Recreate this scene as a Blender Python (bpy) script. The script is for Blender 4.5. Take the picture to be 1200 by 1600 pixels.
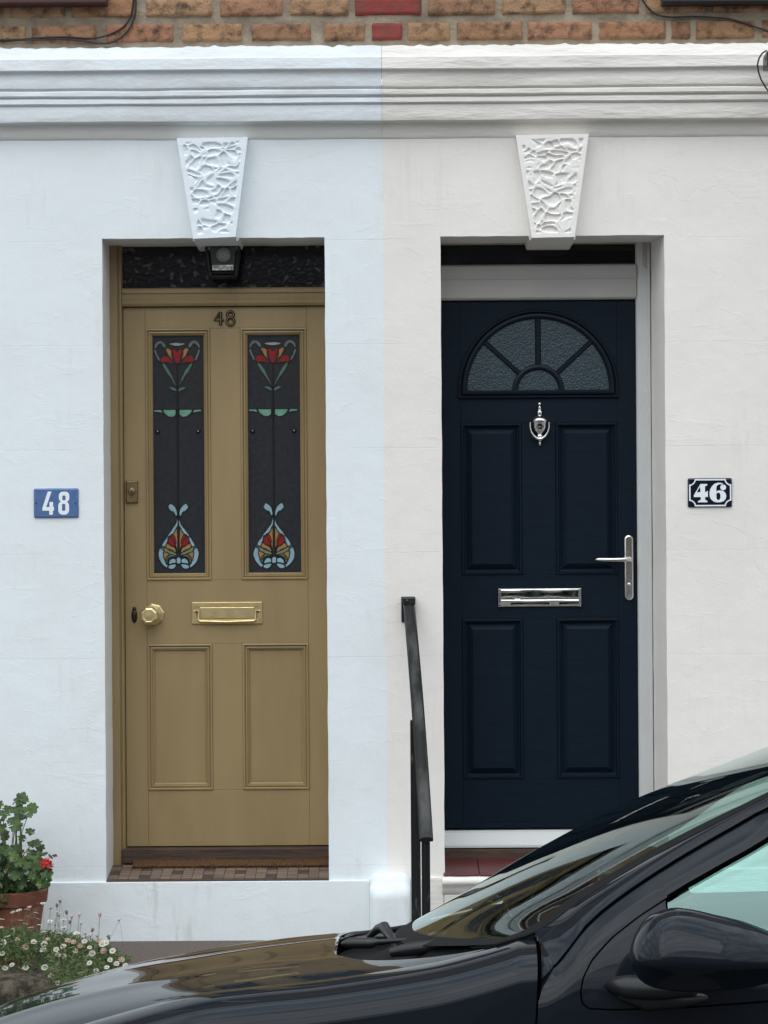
import bpy, bmesh, math, random
from mathutils import Vector, Matrix, noise
R = math.radians
random.seed(7)
sc = bpy.context.scene
for o in list(bpy.data.objects): bpy.data.objects.remove(o)

# ------------------------------------------------------------------ camera, sky, sun
CAMD, EYE, FPX, ROLL = 8.5, 1.588, 3570.0, R(0.4)
cam = bpy.data.objects.new('camera', bpy.data.cameras.new('camera'))
sc.collection.objects.link(cam)
cam.location = (0, -CAMD, EYE)
cam.rotation_euler = (Matrix.Rotation(R(90), 4, 'X') @ Matrix.Rotation(-ROLL, 4, 'Z')).to_euler()
cam.data.sensor_fit = 'HORIZONTAL'; cam.data.sensor_width = 36.0
cam.data.lens = FPX / 1200 * 36.0
cam.data.clip_start = 0.05; cam.data.clip_end = 2000
sc.camera = cam
sc.render.resolution_x = 768; sc.render.resolution_y = 1024
w = bpy.data.worlds.new("World"); sc.world = w; w.use_nodes = True
nt = w.node_tree; nt.nodes.clear()
wo = nt.nodes.new('ShaderNodeOutputWorld'); bg = nt.nodes.new('ShaderNodeBackground')
sky = nt.nodes.new('ShaderNodeTexSky'); sky.sky_type = 'NISHITA'; sky.sun_disc = False
SUN_EL, SUN_AZ = 54.0, 200.0          # azimuth clockwise from +Y
sky.sun_elevation = R(SUN_EL); sky.sun_rotation = R(SUN_AZ)
sky.air_density = 1.0; sky.dust_density = 2.0
tc = nt.nodes.new('ShaderNodeTexCoord'); mp = nt.nodes.new('ShaderNodeMapping')
mp.inputs['Scale'].default_value = (1.0, 1.0, 2.6)
nz = nt.nodes.new('ShaderNodeTexNoise'); nz.inputs['Scale'].default_value = 2.6
nz.inputs['Detail'].default_value = 6; nz.inputs['Roughness'].default_value = 0.55
cr = nt.nodes.new('ShaderNodeValToRGB'); cr.color_ramp.elements[0].position = 0.30; cr.color_ramp.elements[1].position = 0.58
cr.color_ramp.elements[0].color = (.70, .70, .70, 1); cr.color_ramp.elements[1].color = (1, 1, 1, 1)
nz2 = nt.nodes.new('ShaderNodeTexNoise'); nz2.inputs['Scale'].default_value = 4.5; nz2.inputs['Detail'].default_value = 5
cr2 = nt.nodes.new('ShaderNodeValToRGB')
cr2.color_ramp.elements[0].position = 0.35; cr2.color_ramp.elements[0].color = (3.3, 3.75, 4.25, 1)
cr2.color_ramp.elements[1].position = 0.68; cr2.color_ramp.elements[1].color = (8.6, 9.1, 9.5, 1)
mx = nt.nodes.new('ShaderNodeMix'); mx.data_type = 'RGBA'
L = nt.links.new
L(tc.outputs['Generated'], mp.inputs['Vector']); L(mp.outputs[0], nz.inputs['Vector']); L(mp.outputs[0], nz2.inputs['Vector'])
L(nz.outputs['Fac'], cr.inputs[0]); L(nz2.outputs['Fac'], cr2.inputs[0])
L(cr.outputs['Color'], mx.inputs[0]); L(sky.outputs[0], mx.inputs[6]); L(cr2.outputs['Color'], mx.inputs[7])
# overcast luminance: brighter towards the zenith than at the horizon
sx_ = nt.nodes.new('ShaderNodeSeparateXYZ'); L(tc.outputs['Generated'], sx_.inputs[0])
mr_ = nt.nodes.new('ShaderNodeMapRange'); mr_.inputs['From Min'].default_value = 0.0; mr_.inputs['From Max'].default_value = 1.0
mr_.inputs['To Min'].default_value = 0.62; mr_.inputs['To Max'].default_value = 1.4; L(sx_.outputs['Z'], mr_.inputs['Value'])
vm = nt.nodes.new('ShaderNodeVectorMath'); vm.operation = 'SCALE'
L(mx.outputs[2], vm.inputs[0]); L(mr_.outputs[0], vm.inputs['Scale'])
L(vm.outputs[0], bg.inputs['Color']); bg.inputs['Strength'].default_value = 0.14
L(bg.outputs[0], wo.inputs['Surface'])
sl = bpy.data.lights.new('sun', 'SUN'); sl.energy = 0.7; sl.angle = R(60); sl.color = (1.0, 0.97, 0.93)
so = bpy.data.objects.new('sun', sl); sc.collection.objects.link(so)
az, el = R(SUN_AZ), R(SUN_EL)
tosun = Vector((math.sin(az)*math.cos(el), math.cos(az)*math.cos(el), math.sin(el)))
so.rotation_euler = (-tosun).to_track_quat('-Z', 'Y').to_euler()
sc.view_settings.view_transform = 'Standard'; sc.view_settings.look = 'None'
sc.view_settings.exposure = 0.70; sc.view_settings.gamma = 1.0; sc.view_settings.use_curve_mapping = False

# ------------------------------------------------------------------ measuring helpers
def wp(px, py, y=0.0):
    dx, dy = px-600, py-800
    c, s = math.cos(ROLL), math.sin(ROLL)
    a = dx*c - dy*s; b = dx*s + dy*c
    k = FPX/(CAMD+y)
    return Vector((a/k, y, EYE - b/k))
def rc(x0, y0, x1, y1, y):
    "pixel rectangle measured on the photo -> X0, X1, Z0(bottom), Z1(top) on the plane at depth y"
    xm, ym = (x0+x1)/2, (y0+y1)/2
    return (wp(x0, ym, y).x, wp(x1, ym, y).x, wp(xm, y1, y).z, wp(xm, y0, y).z)

# ------------------------------------------------------------------ materials
def new_mat(name):
    m = bpy.data.materials.new(name); m.use_nodes = True
    return m, m.node_tree, m.node_tree.nodes['Principled BSDF']
def N(nt, t, **k):
    n = nt.nodes.new(t)
    for a, b in k.items():
        if a in n.inputs: n.inputs[a].default_value = b
        else: setattr(n, a, b)
    return n
def mat(name, col, rough=.5, metal=0.0, spec=.5, var=None, vscale=8, vdetail=4, bumps=(), coat=0, island=None, stretch=None, rvar=0, vlo=.35, vhi=.65):
    m, t, b = new_mat(name)
    b.inputs['Roughness'].default_value = rough; b.inputs['Metallic'].default_value = metal
    b.inputs['Specular IOR Level'].default_value = spec; b.inputs['Coat Weight'].default_value = coat
    b.inputs['Coat Roughness'].default_value = .03
    b.inputs['Base Color'].default_value = (*col, 1)
    g = N(t, 'ShaderNodeNewGeometry'); src = g.outputs['Position']
    if stretch:
        mpn = N(t, 'ShaderNodeMapping'); mpn.inputs['Scale'].default_value = stretch
        t.links.new(src, mpn.inputs['Vector']); src = mpn.outputs[0]
    out = None
    if island:
        r = N(t, 'ShaderNodeValToRGB'); els = r.color_ramp.elements; r.color_ramp.interpolation = 'LINEAR'
        for i, c in enumerate(island):
            e = els[i] if i < 2 else els.new(i/(len(island)-1))
            e.position = i/(len(island)-1); e.color = (*c, 1)
        t.links.new(g.outputs['Random Per Island'], r.inputs[0]); out = r.outputs['Color']
    if var:
        n = N(t, 'ShaderNodeTexNoise', Scale=vscale, Detail=vdetail, Roughness=.6)
        t.links.new(src, n.inputs['Vector'])
        r = N(t, 'ShaderNodeValToRGB'); r.color_ramp.elements[0].position = vlo; r.color_ramp.elements[1].position = vhi
        t.links.new(n.outputs['Fac'], r.inputs[0])
        x = N(t, 'ShaderNodeMix', data_type='RGBA')
        t.links.new(r.outputs['Color'], x.inputs[0])
        if out: t.links.new(out, x.inputs[6])
        else: x.inputs[6].default_value = (*col, 1)
        x.inputs[7].default_value = (*var, 1); out = x.outputs[2]
        if rvar:
            mr = N(t, 'ShaderNodeMapRange'); mr.inputs['To Min'].default_value = rough; mr.inputs['To Max'].default_value = rough+rvar
            t.links.new(r.outputs['Color'], mr.inputs['Value']); t.links.new(mr.outputs[0], b.inputs['Roughness'])
    if out: t.links.new(out, b.inputs['Base Color'])
    prev = None
    for (sc_, st, dist, det) in bumps:
        n = N(t, 'ShaderNodeTexNoise', Scale=sc_, Detail=det, Roughness=.55)
        t.links.new(src, n.inputs['Vector'])
        bp = N(t, 'ShaderNodeBump', Strength=st, Distance=dist)
        t.links.new(n.outputs['Fac'], bp.inputs['Height'])
        if prev: t.links.new(prev, bp.inputs['Normal'])
        prev = bp.outputs[0]
    if prev: t.links.new(prev, b.inputs['Normal'])
    if name == 'black_car_paint': b.inputs['Coat IOR'].default_value = 1.27
    return m
def math_n(t, op, a, b=None):
    n = N(t, 'ShaderNodeMath', operation=op)
    for i, v in enumerate((a, b)):
        if v is None: continue
        if isinstance(v, (int, float)): n.inputs[i].default_value = v
        else: t.links.new(v, n.inputs[i])
    return n.outputs[0]
def render_paint(name, col, dirt, groove_z0, pitch, dirt_amt=.5):
    "masonry paint on trowelled render: soft undulation, brush grain, shallow ruled ashlar joints, scuffs"
    m, t, b = new_mat(name)
    b.inputs['Roughness'].default_value = .62; b.inputs['Specular IOR Level'].default_value = .35
    g = N(t, 'ShaderNodeNewGeometry'); P = g.outputs['Position']
    sep = N(t, 'ShaderNodeSeparateXYZ'); t.links.new(P, sep.inputs[0])
    # big faint patches
    n1 = N(t, 'ShaderNodeTexNoise', Scale=1.7, Detail=5, Roughness=.6); t.links.new(P, n1.inputs['Vector'])
    # vertical streaks / scuffs
    mp1 = N(t, 'ShaderNodeMapping'); mp1.inputs['Scale'].default_value = (26, 26, 3.0); t.links.new(P, mp1.inputs['Vector'])
    n2 = N(t, 'ShaderNodeTexNoise', Scale=1, Detail=5, Roughness=.65); t.links.new(mp1.outputs[0], n2.inputs['Vector'])
    r2 = N(t, 'ShaderNodeMapRange'); r2.inputs['From Min'].default_value = .52; r2.inputs['From Max'].default_value = .8
    t.links.new(n2.outputs['Fac'], r2.inputs['Value'])
    n3 = N(t, 'ShaderNodeTexNoise', Scale=3.1, Detail=3, Roughness=.5); t.links.new(P, n3.inputs['Vector'])
    r3 = N(t, 'ShaderNodeMapRange'); r3.inputs['From Min'].default_value = .49; r3.inputs['From Max'].default_value = .7
    t.links.new(n3.outputs['Fac'], r3.inputs['Value'])
    low = N(t, 'ShaderNodeMapRange'); low.inputs['From Min'].default_value = .5; low.inputs['From Max'].default_value = .05
    low.inputs['To Min'].default_value = .35; low.inputs['To Max'].default_value = 1.3; t.links.new(sep.outputs['Z'], low.inputs['Value'])
    f = math_n(t, 'MULTIPLY', math_n(t, 'MULTIPLY', r2.outputs[0], r3.outputs[0]), math_n(t, 'MULTIPLY', low.outputs[0], dirt_amt))
    r1 = N(t, 'ShaderNodeMapRange'); r1.inputs['From Min'].default_value = .35; r1.inputs['From Max'].default_value = .7
    r1.inputs['To Max'].default_value = .16; t.links.new(n1.outputs['Fac'], r1.inputs['Value'])
    f = math_n(t, 'ADD', f, r1.outputs[0])
    x = N(t, 'ShaderNodeMix', data_type='RGBA'); x.clamp_factor = True
    t.links.new(f, x.inputs[0]); x.inputs[6].default_value = (*col, 1); x.inputs[7].default_value = (*dirt, 1)
    t.links.new(x.outputs[2], b.inputs['Base Color'])
    # bumps
    prev = None
    for (s_, st, d_, det) in ((2.6, .22, .03, 3), (16, .16, .010, 5), (150, .30, .0022, 4)):
        n = N(t, 'ShaderNodeTexNoise', Scale=s_, Detail=det, Roughness=.6); t.links.new(P, n.inputs['Vector'])
        bp = N(t, 'ShaderNodeBump', Strength=st, Distance=d_); t.links.new(n.outputs['Fac'], bp.inputs['Height'])
        if prev: t.links.new(prev, bp.inputs['Normal'])
        prev = bp.outputs[0]
    # trowel ridges (sparse)
    mpv = N(t, 'ShaderNodeMapping'); mpv.inputs['Scale'].default_value = (5, 5, 13); mpv.inputs['Rotation'].default_value = (0, R(20), 0)
    t.links.new(P, mpv.inputs['Vector'])
    nv = N(t, 'ShaderNodeTexNoise', Scale=1.0, Detail=7, Roughness=.62, Distortion=1.3); t.links.new(mpv.outputs[0], nv.inputs['Vector'])
    rv = N(t, 'ShaderNodeMapRange'); rv.inputs['From Min'].default_value = .57; rv.inputs['From Max'].default_value = .66
    t.links.new(nv.outputs['Fac'], rv.inputs['Value'])
    bp = N(t, 'ShaderNodeBump', Strength=.13, Distance=.005); t.links.new(rv.outputs[0], bp.inputs['Height']); t.links.new(prev, bp.inputs['Normal']); prev = bp.outputs[0]
    # hairline cracks and chipped flecks
    nc = N(t, 'ShaderNodeTexNoise', Scale=3.0, Detail=4); t.links.new(P, nc.inputs['Vector'])
    vadd = N(t, 'ShaderNodeVectorMath', operation='MULTIPLY_ADD'); t.links.new(nc.outputs['Color'], vadd.inputs[0]); vadd.inputs[1].default_value = (.55, .55, .55); t.links.new(P, vadd.inputs[2])
    vc = N(t, 'ShaderNodeTexVoronoi', feature='DISTANCE_TO_EDGE', Scale=1.3); t.links.new(vadd.outputs[0], vc.inputs['Vector'])
    ck = math_n(t, 'LESS_THAN', vc.outputs['Distance'], .0035)
    nm = N(t, 'ShaderNodeTexNoise', Scale=1.9, Detail=2); t.links.new(P, nm.inputs['Vector'])
    ck = math_n(t, 'MULTIPLY', ck, math_n(t, 'GREATER_THAN', nm.outputs['Fac'], .57))
    bp = N(t, 'ShaderNodeBump', Strength=.6, Distance=.003, invert=True); t.links.new(ck, bp.inputs['Height']); t.links.new(prev, bp.inputs['Normal']); prev = bp.outputs[0]
    # ruled joints, faint and broken
    nw = N(t, 'ShaderNodeTexNoise', Scale=6, Detail=2); t.links.new(P, nw.inputs['Vector'])
    zz = math_n(t, 'ADD', sep.outputs['Z'], math_n(t, 'MULTIPLY', nw.outputs['Fac'], .004))
    ph = math_n(t, 'DIVIDE', math_n(t, 'SUBTRACT', zz, groove_z0), pitch)
    fr = math_n(t, 'ABSOLUTE', math_n(t, 'SUBTRACT', math_n(t, 'FRACT', ph), .5))
    ln = math_n(t, 'GREATER_THAN', math_n(t, 'MULTIPLY', fr, pitch), .5*pitch-.0022)
    nb = N(t, 'ShaderNodeTexNoise', Scale=2.3, Detail=2); t.links.new(P, nb.inputs['Vector'])
    rb = N(t, 'ShaderNodeMapRange'); rb.inputs['From Min'].default_value = .42; rb.inputs['From Max'].default_value = .6
    t.links.new(nb.outputs['Fac'], rb.inputs['Value'])
    ln = math_n(t, 'MULTIPLY', ln, rb.outputs[0])
    bp = N(t, 'ShaderNodeBump', Strength=.55, Distance=.004, invert=True); t.links.new(ln, bp.inputs['Height']); t.links.new(prev, bp.inputs['Normal']); prev = bp.outputs[0]
    t.links.new(prev, b.inputs['Normal'])
    return m

GZ = wp(90, 703, 0).z
M = {}
M['paint48'] = render_paint('white_masonry_paint', (.765, .82, .838), (.46, .46, .42), GZ, .388, 1.1)
M['paint46'] = render_paint('cream_masonry_paint', (.815, .785, .742), (.46, .41, .34), GZ, .388, 1.1)
M['corn48'] = mat('white_cornice_paint', (.77, .82, .85), .6, spec=.3, var=(.70, .73, .74), vscale=5, bumps=((7, .35, .02, 4), (40, .3, .006, 4), (150, .3, .002, 3)), stretch=(.7, 1, 1.6))
M['corn46'] = mat('cream_cornice_paint', (.80, .77, .72), .6, spec=.3, var=(.64, .61, .56), vscale=4, bumps=((7, .4, .03, 4), (40, .4, .008, 4), (150, .3, .002, 3)), stretch=(.35, 1, 1.6), vlo=.45, vhi=.8)
M['key48'] = mat('white_keystone_paint', (.76, .82, .86), .6, spec=.3, bumps=((90, .35, .004, 4), (260, .3, .0015, 3)))
M['key46'] = mat('cream_keystone_paint', (.82, .80, .76), .6, spec=.3, bumps=((90, .35, .004, 4), (260, .3, .0015, 3)))
M['olive'] = mat('olive_gold_gloss_paint', (.300, .218, .108), .36, var=(.250, .178, .084), vscale=5, vlo=.40, vhi=.72, spec=.45, bumps=((3, .2, .01, 2), (35, .10, .004, 3), (260, .12, .0006, 3)), stretch=(1.4, 1, .35), rvar=.12)
M['navy'] = mat('navy_door_skin', (.0016, .0066, .0140), .50, spec=.15, var=(.0026, .0085, .0175), vscale=9, rvar=.1, bumps=((1.6, .28, .004, 8), (14, .2, .0012, 6)), stretch=(2.5, 1, 24))
M['navyv'] = mat('navy_trim', (.0022, .0062, .0130), .40, spec=.2, bumps=((60, .15, .001, 3),))
M['upvc'] = mat('white_frame_plastic', (.55, .57, .565), .35, spec=.45, var=(.51, .52, .51), vscale=4)
M['upvc_shaded'] = mat('shaded_frame_plastic', (.40, .385, .36), .35, spec=.4, var=(.36, .35, .33), vscale=4)  # white frame under the soffit, its shade put into the colour
M['brass'] = mat('polished_brass', (.74, .61, .34), .34, 1.0, var=(.62, .49, .25), vscale=30, rvar=.14, bumps=((55, .12, .002, 3),))
M['brassd'] = mat('tarnished_brass', (.30, .23, .12), .38, 1.0, var=(.20, .15, .08), vscale=70, rvar=.1, bumps=((80, .2, .002, 3),))
M['chrome'] = mat('polished_chrome', (.74, .74, .72), .10, 1.0, var=(.55, .54, .50), vscale=34, rvar=.2, bumps=((26, .10, .003, 3),), vlo=.45, vhi=.75)
M['bronze'] = mat('dark_bronze', (.035, .028, .022), .35, .6)
M['lead'] = mat('lead_came', (.004, .005, .006), .5, .2)
M['gdark'] = mat('obscured_dark_glass', (.020, .0225, .0265), .16, spec=.55, var=(.028, .030, .034), vscale=60, bumps=((190, .30, .0016, 2), (600, .2, .0004, 2)))
M['gfan'] = mat('speckled_fanlight_glass', (.006, .0062, .009), .14, spec=.4, var=(.085, .090, .098), vscale=34, vdetail=1, vlo=.60, vhi=.67, bumps=((60, .3, .002, 2),))
M['gblack'] = mat('dark_fanlight_glass', (.003, .004, .006), .05, spec=.35)
M['gsun'] = mat('hammered_glass', (.018, .036, .046), .22, spec=.38, var=(.032, .054, .064), vscale=120, bumps=((150, .8, .004, 2), (60, .35, .004, 2)))
def pg(n, c): return mat(n, c, .28, spec=.5, bumps=((150, .3, .001, 2),), var=tuple(v*.75 for v in c), vscale=60)
M['sg_red'] = pg('red_glass', (.24, .010, .012)); M['sg_amber'] = pg('amber_glass', (.36, .19, .055))
M['sg_green'] = pg('green_glass', (.095, .17, .12)); M['sg_mint'] = pg('mint_glass', (.15, .34, .25))
M['sg_blue'] = pg('pale_blue_glass', (.27, .43, .50)); M['sg_sage'] = pg('sage_glass', (.17, .22, .13)); M['sg_grey'] = pg('grey_green_glass', (.13, .17, .16))
M['sg_pale'] = pg('pale_glass', (.34, .36, .30))
M['brick'] = mat('weathered_bricks', (.3, .15, .08), .85, spec=.2, island=((.30, .155, .085), (.37, .215, .115), (.24, .125, .075), (.39, .245, .140), (.27, .15, .080), (.34, .185, .110), (.32, .145, .090)),
                 var=(.075, .048, .034), vscale=22, vlo=.47, vhi=.70, bumps=((30, .6, .015, 5), (150, .7, .005, 4)))
M['brickred'] = mat('red_painted_bricks', (.27, .045, .036), .75, spec=.25, var=(.17, .055, .045), vscale=24, bumps=((40, .4, .008, 4),))
M['mortar'] = mat('smeared_lime_mortar', (.35, .30, .225), .92, spec=.15, var=(.22, .175, .13), vscale=9, bumps=((14, .7, .02, 5), (110, .7, .005, 4)))
M['brickfar'] = mat('stock_brick_wall', (.22, .12, .075), .9, spec=.2, var=(.15, .09, .06), vscale=6)
M['sill'] = mat('maroon_sill_paint', (.055, .018, .016), .5)
M['black'] = mat('black_rail_paint', (.012, .013, .014), .32, spec=.5, var=(.10, .10, .095), vscale=30, vlo=.60, vhi=.72, bumps=((60, .4, .003, 4),), stretch=(1, .5, .3), rvar=.2)
M['railtop'] = mat('worn_rail_paint', (.010, .011, .011), .45, spec=.25, var=(.060, .062, .058), vscale=7, vlo=.46, vhi=.60, bumps=((60, .4, .003, 4),), stretch=(1, .4, .4))
M['cable'] = mat('black_cable_rubber', (.012, .012, .013), .5)
M['blueen'] = mat('blue_enamel', (.075, .145, .32), .22, spec=.5, var=(.10, .17, .33), vscale=40, bumps=((60, .1, .002, 2),))
M['navyen'] = mat('navy_enamel', (.004, .008, .018), .18, spec=.5)
M['whiteen'] = mat('white_enamel', (.78, .83, .86), .3)
M['coir'] = mat('coir_mat_fibre', (.155, .082, .040), .95, spec=.1, var=(.085, .045, .025), vscale=130, bumps=((320, 1, .006, 3),))
M['oldwood'] = mat('old_dark_timber', (.075, .040, .026), .7, var=(.035, .02, .014), vscale=14, bumps=((30, .5, .006, 5),), stretch=(.4, 1, 3))
M['redtile'] = mat('maroon_quarry_tile', (.105, .022, .024), .32, var=(.075, .018, .02), vscale=20, bumps=((30, .15, .003, 3),))
M['t_beige'] = mat('beige_mosaic_tiles', (.23, .17, .125), .55, island=((.20, .150, .115), (.14, .10, .078), (.18, .135, .10), (.11, .075, .06)), bumps=((60, .2, .003, 3),))
M['t_dark'] = mat('dark_mosaic_tiles', (.05, .038, .034), .5, var=(.08, .055, .045), vscale=40)
M['grout'] = mat('dark_grout', (.06, .045, .037), .9)
M['asphalt'] = mat('old_asphalt', (.085, .082, .078), .85, spec=.3, var=(.060, .057, .054), vscale=60, bumps=((180, .8, .006, 3),))
M['ground'] = mat('brown_gritty_concrete', (.165, .135, .118), .9, spec=.2, var=(.075, .062, .056), vscale=150, vlo=.42, vhi=.62, bumps=((200, .9, .006, 3), (12, .4, .02, 3)))
M['paving'] = mat('pavement_slab_concrete', (.20, .19, .175), .85, var=(.15, .14, .13), vscale=20, bumps=((120, .5, .004, 3),))
M['kerb'] = mat('granite_kerb', (.22, .21, .20), .8, var=(.13, .125, .12), vscale=80, bumps=((120, .5, .004, 3),))
M['stone'] = mat('lichened_stone', (.105, .088, .066), .95, spec=.15, var=(.030, .028, .020), vscale=26, vlo=.42, vhi=.6, bumps=((24, .8, .03, 6), (140, .7, .006, 4)))
M['terra'] = mat('terracotta', (.21, .080, .052), .85, spec=.2, var=(.36, .24, .19), vscale=16, vlo=.52, vhi=.74, bumps=((40, .25, .006, 4),), stretch=(1, 1, 2.2))
M['soil'] = mat('potting_soil', (.02, .014, .01), .95, bumps=((80, .9, .01, 4),))
M['leaf'] = mat('geranium_leaf', (.05, .11, .03), .5, spec=.35, island=((.018, .038, .008), (.060, .105, .014), (.030, .060, .012), (.120, .185, .026)), var=(.022, .055, .018), vscale=50)
M['leaf2'] = mat('fleabane_leaf', (.05, .10, .03), .6, spec=.3, island=((.055, .105, .030), (.10, .165, .050), (.070, .125, .045), (.13, .185, .070), (.13, .11, .06)))
M['stem'] = mat('green_stem', (.12, .15, .07), .6, island=((.11, .15, .07), (.17, .14, .09)))
M['redpetal'] = mat('scarlet_petal', (.62, .008, .014), .5, var=(.42, .005, .012), vscale=60)
M['bud'] = mat('dark_bud', (.06, .03, .03), .6)
M['petal'] = mat('white_petal', (.74, .72, .70), .6); M['petalpink'] = mat('pink_petal', (.36, .19, .19), .6, var=(.60, .50, .48), vscale=80); M['yolk'] = mat('yellow_disc', (.45, .32, .06), .7)
M['paint'] = mat('black_car_paint', (.0080, .0108, .0155), .5, spec=.0, coat=1.0, bumps=((500, .02, .0004, 2),))
M['plastic'] = mat('black_trim_plastic', (.011, .012, .013), .32, bumps=((300, .25, .0008, 2),))
M['rubber'] = mat('black_rubber', (.006, .006, .0065), .7, spec=.15); M['gap'] = mat('dark_gap_rubber', (.0012, .0012, .0014), .9, spec=.0); M['tyre'] = mat('tyre_rubber', (.02, .02, .02), .8)
M['alloy'] = mat('silver_wheel', (.5, .5, .5), .3, .9)
M['inner'] = mat('dark_car_interior', (.020, .020, .021), .8)
M['lampglass'] = mat('clear_headlamp', (.5, .5, .5), .05, .2)
M['roofing'] = mat('slate_roof', (.06, .062, .07), .6); M['creamwall'] = mat('pale_render_far', (.45, .43, .40), .8)
M['lanternglass'] = mat('grey_lantern_glass', (.090, .094, .092), .14, spec=.6, var=(.075, .078, .078), vscale=30)
M['globe'] = mat('frosted_lamp_globe', (.22, .22, .215), .5)
M['reveal48'] = mat('warm_white_reveal', (.74, .73, .70), .62, spec=.3, bumps=((16, .28, .012, 5), (150, .3, .002, 4)))  # reveals and frieze of the white house, warmer toned than its front
M['browncoat'] = mat('brown_render_far', (.20, .17, .14), .8)
M['lanternfoil'] = mat('mirrored_lantern_base', (.65, .64, .60), .25, .8, var=(.12, .12, .11), vscale=75, bumps=((110, .8, .006, 2),))
def glass_mat(name, tint, refl=(.90, 1, .985)):
    m = bpy.data.materials.new(name); m.use_nodes = True; t = m.node_tree; t.nodes.clear()
    o = N(t, 'ShaderNodeOutputMaterial'); mxs = N(t, 'ShaderNodeMixShader'); tr = N(t, 'ShaderNodeBsdfTransparent'); gl = N(t, 'ShaderNodeBsdfGlossy')
    tr.inputs['Color'].default_value = (*tint, 1); gl.inputs['Color'].default_value = (*refl, 1); gl.inputs['Roughness'].default_value = .015
    fr = N(t, 'ShaderNodeFresnel'); fr.inputs['IOR'].default_value = 2.1
    t.links.new(fr.outputs[0], mxs.inputs[0]); t.links.new(tr.outputs[0], mxs.inputs[1]); t.links.new(gl.outputs[0], mxs.inputs[2]); t.links.new(mxs.outputs[0], o.inputs['Surface'])
    return m
M['carglass'] = glass_mat('tinted_car_glass', (.50, .74, .70), (.66, .97, .93))
M['screen'] = glass_mat('windscreen_glass', (.62, .78, .73))

# ------------------------------------------------------------------ mesh builder
class MB:
    def __init__(s): s.v = []; s.f = []; s.m = []; s.sm = []
    def add(s, vs, fs, mi=0, smooth=False):
        o = len(s.v); s.v += [tuple(v) for v in vs]
        for f in fs: s.f.append([i+o for i in f]); s.m.append(mi); s.sm.append(smooth)
        return s
    def box(s, x0, x1, y0, y1, z0, z1, mi=0):
        v = [(x, y, z) for x in (x0, x1) for y in (y0, y1) for z in (z0, z1)]
        return s.add(v, [(0,1,3,2), (4,6,7,5), (0,4,5,1), (2,3,7,6), (0,2,6,4), (1,5,7,3)], mi)
    def hexa(s, v8, mi=0): return s.add(v8, [(0,1,3,2), (4,6,7,5), (0,4,5,1), (2,3,7,6), (0,2,6,4), (1,5,7,3)], mi)
    def grid(s, rows, mi=0, smooth=True, closed=False, flip=False):
        n = len(rows[0]); vs = [p for r in rows for p in r]; fs = []
        for i in range(len(rows)-1):
            for j in range(n if closed else n-1):
                k = (j+1) % n; q = (i*n+j, i*n+k, (i+1)*n+k, (i+1)*n+j)
                fs.append(q[::-1] if flip else q)
        return s.add(vs, fs, mi, smooth)
    def prism(s, pts, y0, y1, mi=0, smooth=False):
        "outline in X,Z extruded from y0 (front) to y1 (back)"
        n = len(pts); a = [(p[0], y0, p[1]) for p in pts]; b = [(p[0], y1, p[1]) for p in pts]
        s.add(a+b, [list(range(n)), list(range(2*n-1, n-1, -1))], mi)
        s.add(a+b, [(i, (i+1) % n, n+(i+1) % n, n+i) for i in range(n)], mi, smooth)
        return s
    def rings(s, loops, mi=0, cap=None, smooth=False):
        "loops: list of closed point lists of equal length"
        s.grid(loops, mi, smooth, closed=True)
        if cap is not None: s.add(loops[-1], [list(range(len(loops[-1])))], cap)
        return s
    def tube(s, path, r, n=10, mi=0, caps=True, sx=1.0):
        path = [Vector(p) for p in path]; rows = []; up = None
        for i, p in enumerate(path):
            d = (path[min(i+1, len(path)-1)] - path[max(i-1, 0)]).normalized()
            if up is None: up = Vector((0, 0, 1)) if abs(d.z) < .9 else Vector((0, 1, 0))
            a = d.cross(up).normalized(); b = a.cross(d).normalized(); up = b
            rr = r[i] if isinstance(r, (list, tuple)) else r
            rows.append([p + a*math.cos(2*math.pi*k/n)*rr*sx + b*math.sin(2*math.pi*k/n)*rr for k in range(n)])
        s.grid(rows, mi, True, closed=True)
        if caps: s.add(rows[0], [list(range(n))], mi); s.add(rows[-1], [list(range(n))[::-1]], mi)
        return s
    def lathe(s, prof, c, axis='Z', n=32, mi=0, smooth=True, phase=0):
        rows = []
        for (r, h) in prof:
            row = []
            for k in range(n):
                a = 2*math.pi*k/n+phase
                if axis == 'Z': row.append((c[0]+r*math.cos(a), c[1]+r*math.sin(a), c[2]+h))
                else: row.append((c[0]+r*math.cos(a), c[1]+h, c[2]+r*math.sin(a)))
            rows.append(row)
        return s.grid(rows, mi, smooth, closed=True)
    def poly(s, pts, mi=0): return s.add(pts, [list(range(len(pts)))], mi)

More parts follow.
